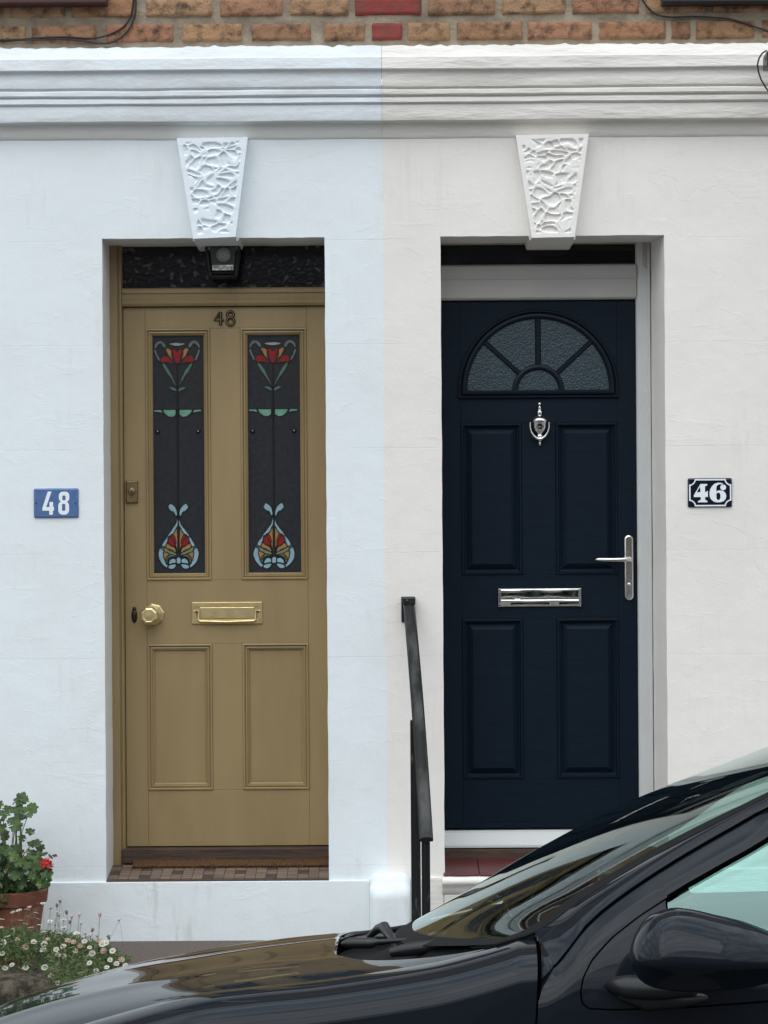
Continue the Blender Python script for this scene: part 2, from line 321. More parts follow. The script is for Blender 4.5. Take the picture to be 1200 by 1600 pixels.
ORG = {}
def put(o, parent):
    sc.collection.objects.link(o)
    if parent: o.parent = parent
def thing(name, loc, label, cat, group=None, rot=None):
    e = bpy.data.objects.new(name, None); e.location = loc; e.empty_display_size = .1; put(e, None)
    if rot: e.rotation_euler = rot
    e['label'] = label; e['category'] = cat
    if group: e['group'] = group
    ORG[e.name] = Vector(loc); return e
def tag(o, label=None, cat=None, group=None, kind=None):
    if label: o['label'] = label
    if cat: o['category'] = cat
    if group: o['group'] = group
    if kind: o['kind'] = kind
    return o
def build(mb, name, mats, parent=None, bevel=0, local=False, origin=None, seg=2, weld=False, label=None, subsurf=0):
    org = Vector((0, 0, 0)) if local else (ORG[parent.name] if parent else Vector(origin or (0, 0, 0)))
    me = bpy.data.meshes.new(name)
    me.from_pydata([tuple(Vector(v)-org) for v in mb.v], [], mb.f)
    if not isinstance(mats, (list, tuple)): mats = [mats]
    for m in mats: me.materials.append(M[m] if isinstance(m, str) else m)
    for p, mi, sm in zip(me.polygons, mb.m, mb.sm): p.material_index = mi; p.use_smooth = sm
    b = bmesh.new(); b.from_mesh(me)
    if weld: bmesh.ops.remove_doubles(b, verts=b.verts, dist=1e-5)
    bmesh.ops.recalc_face_normals(b, faces=b.faces) if weld else None
    b.to_mesh(me); b.free(); me.update()
    o = bpy.data.objects.new(name, me)
    if not parent: o.location = org
    put(o, parent); ORG[o.name] = org
    if bevel:
        md = o.modifiers.new('bevel', 'BEVEL'); md.width = bevel; md.segments = seg; md.limit_method = 'ANGLE'; md.angle_limit = R(35)
    if subsurf:
        md = o.modifiers.new('sub', 'SUBSURF'); md.levels = subsurf; md.render_levels = subsurf
    if label: o['label'] = label
    return o
def interp(tab, x):
    if x <= tab[0][0]:
        (a, b), (c, d) = tab[0], tab[1]
    elif x >= tab[-1][0]:
        (a, b), (c, d) = tab[-2], tab[-1]
    else:
        for i in range(len(tab)-1):
            if tab[i][0] <= x <= tab[i+1][0]:
                (a, b), (c, d) = tab[i], tab[i+1]
                # monotone-ish cubic
                m0 = (tab[i+1][1]-tab[max(i-1, 0)][1])/max(1e-6, tab[i+1][0]-tab[max(i-1, 0)][0])
                m1 = (tab[min(i+2, len(tab)-1)][1]-tab[i][1])/max(1e-6, tab[min(i+2, len(tab)-1)][0]-tab[i][0])
                h = c-a; t = (x-a)/h
                return (2*t**3-3*t**2+1)*b+(t**3-2*t**2+t)*h*m0+(-2*t**3+3*t**2)*d+(t**3-t**2)*h*m1
    return b+(d-b)*(x-a)/(c-a)
def rloop(r, ins, y): # rectangle loop inset
    x0, x1, z0, z1 = r
    return [(x0+ins, y, z0+ins), (x1-ins, y, z0+ins), (x1-ins, y, z1-ins), (x0+ins, y, z1-ins)]
def ringrect(mb, r, prof, mi=0, cap=None):
    return mb.rings([rloop(r, i, y) for i, y in prof], mi, cap)

# ------------------------------------------------------------------ the ground
FL_TOP = 0.0
def sheet(name, x0, x1, y0, y1, z, m, thick=None):
    mb = MB()
    if thick: mb.box(x0, x1, y0, y1, z-thick, z)
    else: mb.add([(x0, y0, z), (x1, y0, z), (x1, y1, z), (x0, y1, z)], [(0, 1, 2, 3)])
    return tag(build(mb, name, m, bevel=.008 if thick else 0), kind='structure')
tag(sheet('ground', -300, 300, -300, 300, -.46, 'ground'), kind='structure')
mb = MB(); cam_prof = [(-2.35, -.419), (-3.4, -.298), (-4.25, -.20), (-5.1, -.115), (-5.8, -.075), (-6.4, -.065), (-7.0, -.075), (-8.0, -.13), (-9.2, -.22), (-10.4, -.32)]
mb.grid([[(-60, y, z), (60, y, z)] for y, z in cam_prof], 0, True); tag(build(mb, 'road', 'asphalt'), kind='structure')
sheet('pavement', -60, 60, -2.23, -.98, -.09, 'paving', .16)
sheet('far_pavement', -60, 60, -18.8, -10.4, -.20, 'paving', .3)
sheet('kerb', -60, 60, -2.35, -2.23, -.086, 'kerb', .40)
sheet('forecourt', -60, .02, -.93, .02, 0, 'ground', .25)
sheet('forecourt_path', .02, 60, -.80, .02, -.03, 'ground', .22)

# ------------------------------------------------------------------ the two houses
OPZ = wp(330, 372, 0).z              # top of both openings
O48 = (-1.042, -.214); O46 = (.2167, 1.049)
FLZ = wp(340, 1371, 0).z
CORN_B = wp(300, 218, 0).z
CORN_T = wp(300, 75, 0).z
h48 = thing('terraced_house', (-1.6, 0, 0), 'house with bluish white painted front and olive gold door, left of the colour change', 'house')
h46 = thing('terraced_house', (1.6, 0, 0), 'house with cream painted front and dark navy door, right of the colour change', 'house')
SPLIT = .003
def swob(z): return .0016*noise.noise(Vector((z*9, 1.7, 4)))+.0012*noise.noise(Vector((z*37, 5, 2)))
def facade(x0, x1, op, parent, m):
    mb = MB(); t = CORN_B+.2
    # front skin as a fine grid so the plaster edge can wander a little
    def edge(v, s=9): return .0022*noise.noise(Vector((v*s, 3.1, op[0])))
    zs = [0-.1+(OPZ+.1)*i/60 for i in range(61)]
    def strip(xa, xb, fa, fb):
        rows = []
        for z in zs:
            a = xa+(edge(z) if fa else 0)+(swob(z) if abs(xa-SPLIT) < .01 else 0); b = xb+(edge(z+7) if fb else 0)+(swob(z) if abs(xb-SPLIT) < .01 else 0)
            rows.append([(a+(b-a)*k/6, 0, z) for k in range(7)])
        mb.grid(rows, 0, True)
        return rows
    lr = strip(x0, op[0], 0, 1); rr = strip(op[1], x1, 1, 0)
    # reveals
    for rows, idx, fl in ((lr, 6, 1), (rr, 0, 0)):
        col = [r[idx] for r in rows]
        mb.grid([[(p[0], 0, p[2]), (p[0]+(-.024 if (not fl and op is O46) else 0), .23, p[2]), (p[0]+(-.024 if (not fl and op is O46) else 0), .30, p[2])] for p in col], 1, False, flip=bool(fl))
    # band above the openings
    xs = [x0]+[op[0]+(op[1]-op[0])*k/30 for k in range(31)]+[x1]
    lo = [(x, 0, OPZ+(edge(x*2, 7) if op[0] < x < op[1] else 0)) for x in xs]
    mb.grid([[(p[0]+(swob(p[2]+(t-p[2])*q/16) if abs(p[0]-SPLIT) < .01 else 0), 0, p[2]+(t-p[2])*q/16) for p in lo] for q in range(17)], 0, True)
    mid = lo[1:-1]
    mb.grid([[(p[0], .30, p[2]) for p in mid], mid], 1, False)
    # thickness behind
    mb.box(x0, op[0]-.004, .30, .34, -.1, t); mb.box(op[1]+.004, x1, .30, .34, -.1, t); mb.box(op[0]-.004, op[1]+.004, .32, .34, OPZ-.0, t)
    return build(mb, 'wall', [m, 'reveal48' if m == 'paint48' else 'paint46'], parent)
facade(-4.2, SPLIT, O48, h48, 'paint48')
facade(SPLIT, 4.2, O46, h46, 'paint46')
# hallway behind the doors, so that nothing shows through
for h, op in ((h48, O48), (h46, O46)):
    mb = MB().box(op[0]-.1, op[1]+.1, .36, .40, 0, OPZ+.1); build(mb, 'hall_partition', 'plastic', h)

# cornice profile (photo row, how far it stands out)
CP = [(73, .0), (74.5, .112), (80, .119), (88, .128), (90, .131), (91, .133), (108.5, .133), (110, .130), (111, .121), (114, .112), (118, .109), (126, .109), (133, .108), (137, .105), (139, .098), (140.5, .090),
      (141.5, .097), (143, .101), (148.5, .101), (150.5, .096), (151.5, .083), (153, .081), (154, .087), (156, .091), (161, .091), (163, .086), (164.5, .074), (166, .077), (188, .078), (189.5, .076), (190.5, .058), (192, .036), (195, .026), (206, .018), (214, .011), (218, .003), (218.6, .0)]
CP = [(a, b*.80) for a, b in CP]
def cornice(x0, x1, parent, m, cap_end):
    mb = MB(); n = int((x1-x0)/.02); rows = []
    for (py, p) in CP:
        z = EYE+(800-py+1.9)/(FPX/(CAMD-p))
        row = []
        for i in range(n+1):
            x = x0+(x1-x0)*i/n
            j = noise.noise(Vector((x*5, p*40, py*.1)))*.0016 + noise.noise(Vector((x*1.3, 9, py*.03)))*.003
            up = (noise.noise(Vector((x*30, 1, 2)))*.008+noise.noise(Vector((x*70, 5, 2)))*.004) if py < 76 else 0
            row.append((x, -p-(j*.8 if p > .005 else 0), z+j+up))
        rows.append(row)
    # hard arrises get their own vertices, curves stay smooth
    def dirn(a): 
        d = Vector((CP[a+1][1]-CP[a][1], (CP[a+1][0]-CP[a][0])/420)); return d.normalized()
    grp = [[0]]
    for a in range(1, len(CP)-1):
        grp[-1].append(a)
        if dirn(a-1).dot(dirn(a)) < math.cos(R(33)): grp.append([a])
    grp[-1].append(len(CP)-1)
    for g in grp:
        mb.grid([rows[a] for a in g], 1 if (m == 'corn48' and CP[g[0]][0] >= 190) else 0, True, flip=True)
    o = build(mb, 'cornice', [m, 'reveal48'], parent)
    return o
cornice(-4.2, SPLIT-.001, h48, 'corn48', False); cornice(SPLIT, 4.2, h46, 'corn46', True)

# keystones with vermiculated carving
def keystone(tl, tr, br, bl, parent, m, seed, back):
    P = -.055; mb = MB()
    TL, TR, BR, BL = [wp(*q, P) for q in (tl, tr, br, bl)]
    nu, nv = 110, 150
    rows = []
    for j in range(nv+1):
        v = j/nv; a = TL.lerp(BL, v); b = TR.lerp(BR, v); row = []
        for i in range(nu+1):
            u = i/nu; p = a.lerp(b, u); wdt = (b-a).length
            q = Vector((p.x*24+seed, p.z*32, seed))
            q += Vector((noise.noise(q*.7), noise.noise(q*.7+Vector((9, 2, 1))), 0))*.9
            d, _ = noise.voronoi(q); rid = d[1]-d[0]
            cell = max(0, min(1, (rid-.09)/.20)); cell = cell*cell*(3-2*cell)
            eu = min(u, 1-u)*wdt; ev = min(v, 1-v)*(TL-BL).length; ed = min(eu, ev)
            inn = max(0, min(1, (ed-.016)/.006))
            rough = noise.noise(Vector((p.x*150, p.z*150, 2)))*.3
            slant = (q.y-math.floor(q.y))
            dep = .0125*inn*cell*(.72+.30*noise.noise(q*.5+Vector((3, 3, 3)))+rough*.35)
            row.append((p.x, P+dep+noise.noise(p*30)*.0008, p.z))
        rows.append(row)
    mb.grid(rows, 0, True, flip=True)
    def side(edge):
        mb.grid([edge, [(p[0], .0, p[2]) for p in edge]], 0, False)
    side(rows[0]); side([r[0] for r in rows]); side([r[-1] for r in rows]); 
    # underside running back under the soffit
    zb = BL.z
    xl, xr = BL.x-.004, BR.x+.006
    ch = .020
    f = [(xl, P, zb), (xr, P, zb)]
    sect = [(xl-.006, OPZ+.004), (xl+.001, zb-.003), (xl+.007, zb-.006), (xr-.008, zb-.006), (xr-.001, zb-.003), (xr+.006, OPZ+.004)]
    mb.grid([[(x, .002, max(z, zb-.002) if z < OPZ else z) for x, z in sect], [(x, back, z-(.006 if z < OPZ else 0)) for x, z in sect]], 0, False)
    mb.add([(x, .002, max(z, zb-.002) if z < OPZ else z) for x, z in sect], [list(range(6))])
    mb.grid([[(BL.x, P, zb), (BR.x, P, BR.z)], [(BL.x+.001, .002, zb-.002), (BR.x-.001, .002, zb-.002)]], 0, False)
    return build(mb, 'keystone', m, parent)
keystone((276, 216), (387, 214), (368, 370), (302, 373), h48, 'key48', 3.3, .25)
keystone((806, 211), (920, 209), (898, 370), (831, 371.5), h46, 'key46', 11.7, .24)

# plinth, threshold steps and cheek block
mb = MB(); mb.box(-4.2, -.062, -.012, .0, -.05, FLZ-.012); mb.box(O48[0]+.001, O48[1]-.001, .0, .30, -.05, FLZ-.022)
build(mb, 'plinth', 'paint48', h48, bevel=.004)
# rounded cheek block painted white
mb = MB(); prof = []
for a in range(0, 91, 10): prof.append((-.19-.05*math.sin(R(a))+.0, .213+.022*math.cos(R(a))*1.0-.022+.022))
X0, X1 = wp(578, 1410, -.2).x, wp(641, 1410, -.2).x
rows = []
for (yy, zz) in [(0.0, .244)]+[(-.04, .244), (-.12, .242)]+[(-.17-.06*math.sin(R(a)), .182+.058*math.cos(R(a))) for a in range(0, 91, 9)]+[(-.232, .08), (-.234, -.05)]:
    row = []
    for k in range(13):
        s = k/12; e = min(s, 1-s)*(X1-X0); rd = .020
        dr = rd-math.sqrt(max(0, rd*rd-(rd-min(e, rd))**2))
        fl = 1 if yy > -.17 else max(0, 1-(-.17-yy)/.06)
        wob = noise.noise(Vector((s*3, yy*9, zz*7)))*.004
        row.append((X0+(X1-X0)*s, yy+dr*(1-fl)+wob*(1-fl), zz-dr*fl+wob))
    rows.append(row)
mb.grid(rows, 0, True)
for k in (0, 12): mb.add([r[k] for r in rows]+[(rows[0][k][0], 0, -.05)], [list(range(len(rows)+1))], 0)
build(mb, 'step_cheek', 'paint48', h48)
# 46: plinth and moulded nosing
NZ = wp(750, 1367, 0).z
mb = MB(); mb.box(.10, O46[0]-.004, -.010, 0, -.1, NZ-.004); mb.box(O46[1]+.004, 4.2, -.010, 0, -.1, NZ+.02); mb.box(O46[0]-.003, O46[1]+.003, -.012, .28, -.1, NZ-.070)
build(mb, 'plinth', 'corn46', h46, bevel=.006)
mb = MB(); sec = [(0.02, NZ-.002), (-.028, NZ-.002)]+[(-.035-.012*math.sin(R(a)), NZ-.018+.014*math.cos(R(a))) for a in range(0, 181, 20)]+[(-.026, NZ-.038), (-.022, NZ-.050), (-.012, NZ-.068), (0.02, NZ-.069)]
n = 30; mb.grid([[(O46[0]-.01+(O46[1]-O46[0]+.02)*i/n, y+noise.noise(Vector((i*.4, y*9, z*20)))*.003, z+noise.noise(Vector((i*.5, 4, z*20)))*.002) for i in range(n+1)] for y, z in sec], 0, True)
mb.add([(O46[0]-.01, y, z) for y, z in sec], [list(range(len(sec)))])
build(mb, 'step_nosing', 'corn46', h46)
mb = MB(); mb.box(.10, 1.6, -.42, -.011, -.1, .07); mb.box(.10, 1.6, -.80, -.42, -.1, -.02)
build(mb, 'front_steps', 'kerb', h46, bevel=.01)

# brick upper wall
def bricks(x0, x1, parent, side):
    mb = MB(); mr = MB()
    ZB = wp(300, 77, 0).z-.04
    mo = MB(); n = int((x1-x0)/.02); mrows = []
    for k in range(16):
        z = ZB+.3*k/15
        mrows.append([(x0+(x1-x0)*i/n, .001+noise.noise(Vector((i*.13, k*.5, 1)))*.005+noise.noise(Vector((i*.5, k*1.3, 7)))*.003, z) for i in range(n+1)])
    mo.grid(mrows, 0, True); mo.box(x0, x1, .03, .3, ZB-.02, 6.2); mo.add([(x0, 0, ZB+.3), (x1, 0, ZB+.3), (x1, 0, 6.2), (x0, 0, 6.2)], [(0, 1, 2, 3)])
    row2 = [(-60, -8), (0, 42), (48, 152), (165, 272), (284, 380), (392, 487), (505, 572), (580, 630), (635, 705), (712, 818), (823, 927), (935, 1042), (1048, 1080), (1086, 1180), (1190, 1290)]
    row1 = [(-104, -2), (3, 104), (110, 215), (227, 332), (343, 443), (452, 546), (553, 660), (667, 775), (783, 885), (893, 1000), (1007, 1104), (1112, 1216)]
    row3 = [(60, 160), (172, 215), (330, 440), (600, 700), (720, 800), (830, 940), (960, 1060), (1150, 1260)]
    def addb(X0, X1, Z0, Z1, tgt):
        # pillowy rough brick
        nu, nv = max(3, int((X1-X0)/.012)), 7; rows = []
        sd = random.random()*99; tilt = random.uniform(-.004, .004)
        for j in range(nv+1):
            row = []
            for i in range(nu+1):
                u, v = i/nu, j/nv
                e = min(min(u, 1-u)*(X1-X0), min(v, 1-v)*(Z1-Z0)); k = min(1, e/.006)
                y = -.007*math.sqrt(k)-.002+tilt*(u-.5)+noise.noise(Vector((u*6+sd, v*3, sd)))*.003+noise.noise(Vector((u*22+sd, v*9, sd)))*.0022
                if k == 0: y = .016
                row.append((X0+(X1-X0)*u+noise.noise(Vector((v*3+sd, u*9, 1)))*.003, y, Z0+(Z1-Z0)*v+noise.noise(Vector((u*5+sd, v*4, 2)))*.003))
            rows.append(row)
        tgt.grid(rows, 0, True)
    for lst, ya, yb in ((row2, 36, 67.5), (row1, -3.5, 28), (row3, 73.5, 100)):
        for a, b in lst:
            p, q = wp(a, yb, 0), wp(b, ya, 0)
            if side == 1 and p.x < x0 and (a, b) not in ((553, 660), (580, 630)): continue
            if p.x > x1-.02 or (side == 0 and (a, b) in ((553, 660), (580, 630))): continue
            if side == 0 and q.x < x0: continue
            xa, xb = p.x-.004, q.x+.004
            zt = EYE+(800-ya+1.9)/420; zb = EYE+(800-yb+1.9)/420
            addb(xa, xb, zb-.002+random.uniform(-.002, .002), zt+.002+random.uniform(-.002, .002), mr if (a, b) in ((553, 660), (580, 630)) else mb)
    # regular courses beyond the picture
    z = EYE+(800+3.5+1.9)/420+.024; k = 0
    while z < 4.3:
        x = x0+.004+(k % 2)*.13
        while x < x1-.26:
            mb.box(x, x+.25, -.008, .02, z, z+.074); x += .274
        z += .098; k += 1
    for kk, zz in ((1, EYE+(800-67.5)/420), (0, EYE+(800-28)/420)):
        for rngx in ((x0, wp(-62, 50, 0).x-.29), (wp(1292, 50, 0).x, x1-.26)):
            x = rngx[0]+.004
            while x < rngx[1]: mb.box(x, x+.25, -.008, .02, zz, zz+.074); x += .274
    build(mo, 'mortar_bed', 'mortar', parent); build(mb, 'brick_wall', 'brick', parent)
    if mr.v: build(mr, 'painted_bricks', 'brickred', parent, label='red painted bricks')
bricks(-4.2, SPLIT, h48, 0); bricks(SPLIT, 4.2, h46, 1)
for h, (px0, px1, py, mname) in ((h48, (-230, 166, 5, 'sill')), (h46, (1035, 1430, 2, 'plastic'))):
    a, b = wp(px0, py, -.07), wp(px1, py, -.07)
    mb = MB().box(a.x, b.x, -.07, .05, b.z, b.z+.09)
    s = build(mb, 'window_sill', mname, h, bevel=.006)
    mb = MB(); r = (a.x+.05, b.x-.05, b.z+.09, b.z+1.5); ringrect(mb, r, [(0, .0), (0, -.02), (.06, -.02), (.06, .03)], 0)
    wf = build(mb, 'window', 'upvc', h)
    mb = MB(); mb.box(r[0]+.05, r[1]-.05, -.012, -.010, r[2]+.05, r[3]-.05); build(mb, 'pane', 'gblack', wf)

# ------------------------------------------------------------------ door 48 (olive)
Y48 = .25; FR = .222
def X(px, py, y=Y48): return wp(px, py, y).x
def Z(px, py, y=Y48): return wp(px, py, y).z
# frame
mb = MB()
jl0, jl1 = O48[0], X(194.5, 900)
ztop = OPZ
zf = Z(350, 450); zd = Z(350, 478)
jprof = [(0, FR), (.030, FR), (.034, FR+.006), (.037, FR+.006), (.040, FR-.001), (.046, FR-.001), (.049, FR+.010)]
def jamb(mb, x0, x1, z0, z1, sgn=1):
    w = x1-x0; k = w/.049
    pr = [(x0+a*k, y) for a, y in jprof]+[(x1, Y48+.05)]
    mb.grid([[(x, y, z0) for x, y in pr], [(x, y, z1) for x, y in pr]], 0, False, flip=True)
jamb(mb, jl0, jl1, FLZ, ztop)
jr0 = X(516, 900)+.012
mb.box(jr0, O48[1]+.02, FR, Y48+.05, FLZ, ztop)
# transom with a moulded underside
tz = [(zf, Y48+.012), (zf, FR+.012), (zf-.006, FR+.002), (zf-.020, FR+.002), (zf-.024, FR+.008), (zf-.046, FR+.009), (zf-.049, FR+.001), (zf-.060, FR+.002), (zd-.001, FR+.010), (zd-.001, Y48+.05)]
mb.grid([[(jl1, y, z), (jr0, y, z)] for z, y in tz], 0, False, flip=False)
frame48 = build(mb, 'door_frame', 'olive', h48)
r = (jl1-.005, jr0+.002, zf-.004, ztop+.01)
mb = MB().box(r[0], r[1], Y48+.012, Y48+.02, r[2], r[3]); build(mb, 'fanlight_glass', 'gfan', h48)
# leaf: stiles, rails, panels
mb = MB()
gl = rc(228.5, 514, 328.5, 907, Y48); gr = rc(375.5, 511.5, 479, 905.5, Y48)
pl = rc(230.5, 1007, 333.5, 1236, Y48); pr = rc(380.5, 1004, 484, 1232.5, Y48)
zt, zb = .5*(gl[3]+gr[3]), .5*(gl[2]+gr[2]); zpt, zpb = .5*(pl[3]+pr[3]), .5*(pl[2]+pr[2])
xa, xb = .5*(gl[0]+pl[0]), .5*(gl[1]+pl[1]); xc, xd = .5*(gr[0]+pr[0]), .5*(gr[1]+pr[1])
lx0, lx1 = jl1+.002, jr0-.003; lz0, lz1 = Z(350, 1321.5), zd-.004
YB = Y48+.045
def plank(x0, x1, z0, z1): mb.box(x0, x1, Y48, YB, z0, z1)
plank(lx0, xa, lz0, lz1); plank(xd, lx1, lz0, lz1)
plank(xa+.0005, xd-.0005, zt, lz1); plank(xa+.0005, xd-.0005, zpt, zb); plank(xa+.0005, xd-.0005, lz0, zpb)
plank(xb, xc, zb+.0005, zt-.0005); plank(xb, xc, zpb+.0005, zpt-.0005)
leaf48 = build(mb, 'front_door', 'olive', h48, bevel=.0012)
def pmould(r, glass):
    mb = MB(); y = Y48
    prof = [(0, y+.008), (0, y-.001), (.002, y-.005), (.006, y-.006), (.009, y-.002), (.0105, y+.003), (.013, y+.000), (.017, y-.001), (.0195, y+.005), (.022, y+.004), (.026, y+.009), (.029, y+.013)]
    if glass: prof[-1:] = [(.0275, y+.022)]
    else: prof += [(.031, y+.012)]
    ringrect(mb, r, prof, 0, None if glass else 0)
    return mb
LG = (xa, xb, zb, zt); RG = (xc, xd, zb, zt); LP = (xa, xb, zpb, zpt); RP = (xc, xd, zpb, zpt)
for q in (LP, RP): build(pmould(q, 0), 'door_panel', 'olive', leaf48)
for q in (LG, RG): build(pmould(q, 1), 'glazing_bead', 'olive', leaf48)

# stained glass panes; motif in photo pixels relative to pane
def stained(q, x0, y0, x1, y1):
    "x0..y1 pane rectangle in the photo; motif coordinates are those of the right-hand pane"
    yg = Y48+.020; mb = MB()
    mats = ['gdark', 'lead', 'sg_red', 'sg_amber', 'sg_green', 'sg_mint', 'sg_blue', 'sg_sage', 'sg_grey', 'sg_pale', 'bronze']
    mi = {n: i for i, n in enumerate(mats)}
    mb.box(q[0]+.02, q[1]-.02, yg, yg+.004, q[2]+.02, q[3]-.02, 0)
    gx0, gx1, gz0, gz1 = q[0]+.0275, q[1]-.0275, q[2]+.0275, q[3]-.0275
    W, H = 78.0, 368.0
    def T(p, lift=.001): return (gx0+(gx1-gx0)*p[0]/W, yg-lift, gz1-(gz1-gz0)*p[1]/H)
    cx = 37.5
    def smooth(pts, n=4):
        out = []; m = len(pts)
        for i in range(m):
            p0, p1, p2, p3 = [Vector(pts[(i+k) % m]) for k in (-1, 0, 1, 2)]
            for k in range(n):
                t = k/n; out.append(.5*((2*p1)+(-p0+p2)*t+(2*p0-5*p1+4*p2-p3)*t*t+(-p0+3*p1-3*p2+p3)*t**3))
        return [tuple(o) for o in out]
    L_ = [.0012]; jit = random.Random(int(x0))
    def piece(pts, name, both=True, sm=True, lw=1.25):
        for sgn in ((1, -1) if both else (1,)):
            pp = [(cx+(p[0]-cx)*sgn, p[1]) for p in pts]
            if sm: pp = smooth(pp)
            L_[0] += .00002
            pp = [(p[0]+jit.uniform(-.35, .35), p[1]+jit.uniform(-.35, .35)) for p in pp] if sm else pp
            mb.add([T(p, L_[0]) for p in pp], [list(range(len(pp)))], mi[name])
            # lead line
            for i in range(len(pp)):
                a, b = Vector(pp[i]), Vector(pp[(i+1) % len(pp)]); d = b-a
                if d.length < 1e-4: continue
                nn = Vector((-d.y, d.x)).normalized()*lw*.5
                mb.add([T(a-nn, .0022+L_[0]*.1), T(b-nn, .0022+L_[0]*.1), T(b+nn, .0022+L_[0]*.1), T(a+nn, .0022+L_[0]*.1)], [(0, 1, 2, 3)], mi['lead'])
    def line(pts, wd=1.6, name='lead'):
        for i in range(len(pts)-1):
            a, b = Vector(pts[i]), Vector(pts[i+1]); d = b-a; nn = Vector((-d.y, d.x)).normalized()*wd*.5
            mb.add([T(a-nn, .003), T(b-nn, .003), T(b+nn, .003), T(a+nn, .003)], [(0, 1, 2, 3)], mi[name])
    # --- crown motif (coordinates: px from glass left/top)
    mb.tube([T((cx, y_), .0015) for y_ in range(84, 290, 20)], .0032, 6, mi['lead']); mb.tube([T((cx, y_), .0015) for y_ in (43, 60, 84)], .0018, 6, mi['lead'])
    piece([(21, 19), (19, 11), (12, 6.5), (5, 9), (2, 17), (3.5, 21), (7, 15), (12, 12), (16, 17)], 'sg_grey')
    piece([(1.5, 20), (3.5, 29), (9, 39), (11, 36), (7, 27), (5, 20)], 'sg_grey')
    piece([(24, 12), (37.5, 10), (51, 12), (43, 15), (37.5, 15.5), (32, 15)], 'sg_pale', both=False, lw=1)
    piece([(11, 37), (15, 30), (23, 31), (29, 36), (33, 43), (24, 41), (14, 41)], 'sg_red')
    piece([(19, 18), (28, 21), (31, 30), (34, 43), (28, 37), (23, 28)], 'sg_amber')
    piece([(29, 22), (33.5, 19.5), (37.5, 24), (41.5, 19.5), (46, 22), (45, 34), (37.5, 43), (30, 34)], 'sg_red', both=False)
    piece([(14, 43), (18, 43), (26, 54), (34, 72), (36.5, 78), (35, 78), (27, 65), (19, 54)], 'sg_green')
    piece([(24, 80), (29, 78.5), (35, 81), (36.5, 86), (32, 85)], 'sg_green')
    # --- bar
    piece([(14, 114), (35, 114), (35, 122), (30, 126), (23, 125), (17, 120)], 'sg_mint', sm=False)
    piece([(0.5, 114), (12, 114), (15, 120), (8, 118), (0.5, 117.5)], 'sg_mint', sm=False)
    # --- lower motif
    b = 262
    def S(l): return [(x, y+b) for x, y in l]
    piece(S([(26, 9.5), (22, 4), (25.5, -2), (31, 1.5), (35, 8), (36, 17), (33.5, 17.5), (30.5, 11.5)]), 'sg_blue')
    piece(S([(35.5, 16), (34.5, 27), (28.5, 37), (21, 47.5), (25, 49.5), (32.5, 40), (36.8, 30)]), 'sg_blue')
    piece(S([(20, 49.5), (12, 62), (17, 65), (20, 58), (22, 51)]), 'sg_blue')
    piece(S([(9, 67), (6, 78), (10.5, 90), (19, 98), (21.5, 94), (16, 86), (14, 77), (15, 68)]), 'sg_blue')
    piece(S([(35.5, 36), (31, 44), (26, 47), (30, 56), (34, 66), (35.8, 74)]), 'sg_amber')
    piece(S([(20, 60), (26, 63), (31, 66), (34, 74), (27, 72), (18, 66)]), 'sg_amber')
    piece(S([(23, 49), (29, 46), (33, 54), (33, 61), (29, 65), (23, 61), (21, 54)]), 'sg_red')
    piece(S([(10, 63), (18, 67), (28, 71), (35, 78), (26, 77), (14, 71)]), 'sg_sage')
    piece(S([(14, 73), (23, 76), (20, 83), (17, 88), (15, 81)]), 'sg_amber')
    piece(S([(35, 81), (27, 80), (21, 85), (20, 93), (17, 88), (19, 81), (26, 77)]), 'sg_sage')
    piece(S([(22, 92), (24, 86), (29, 83), (34, 86), (33, 90), (27, 91)]), 'sg_blue')
    piece(S([(20, 96), (25, 93), (34, 92), (31, 98), (25, 100)]), 'sg_blue')
    piece(S([(34, 84), (37.5, 81), (41, 84), (41, 90), (37.5, 92), (34, 90)]), 'sg_blue', both=False)
    # black wall-plug bosses
    for bx in (6.5, 69):
        c = T((bx, 148), .0); mb.lathe([(.0085, -.000), (.009, -.004), (.006, -.007), (.003, -.0075), (.0005, -.006)], c, 'Y', 16, mi['lead'])
        mb.lathe([(.0025, -.008), (.0001, -.0085)], c, 'Y', 10, mi['sg_pale'])
    return build(mb, 'stained_glass_pane', mats, leaf48)
stained(LG, 239, 526, 316, 894); stained(RG, 388, 525, 466, 892)

# door furniture 48
def digits_48():
    mb = MB(); y = Y48-.004
    def P(px, py, lift=0): p = wp(px, py, y-lift); return p
    four = [(346, 504), (346, 488), (343, 488), (335, 501), (350, 501)]
    mb.tube([P(*q) for q in [(344.5, 508), (344.5, 487.5)]], .0060, 8, 0); mb.tube([P(*q) for q in [(344, 487.5), (335.5, 500), (349.5, 500)]], .0052, 8, 0)
    for cy, rr in ((491.5, 4.9), (502.2, 5.8)):
        c = P(360, cy); loop = [c+Vector((math.cos(a)*rr/408, 0, math.sin(a)*rr/408)) for a in [2*math.pi*k/20 for k in range(21)]]
        mb.tube(loop, .0055, 8, 0, False)
        loop = [q+Vector((0, -.0048, 0)) for q in loop]; mb.tube(loop, .0018, 6, 1, False)
    mb.tube([P(344.5, 507, .005), P(344.5, 489, .005)], .0018, 6, 1); mb.tube([P(337, 500, .005), P(348, 500, .005)], .0016, 6, 1)
    return mb
build(digits_48(), 'door_number', ['bronze', 'brassd'], leaf48)
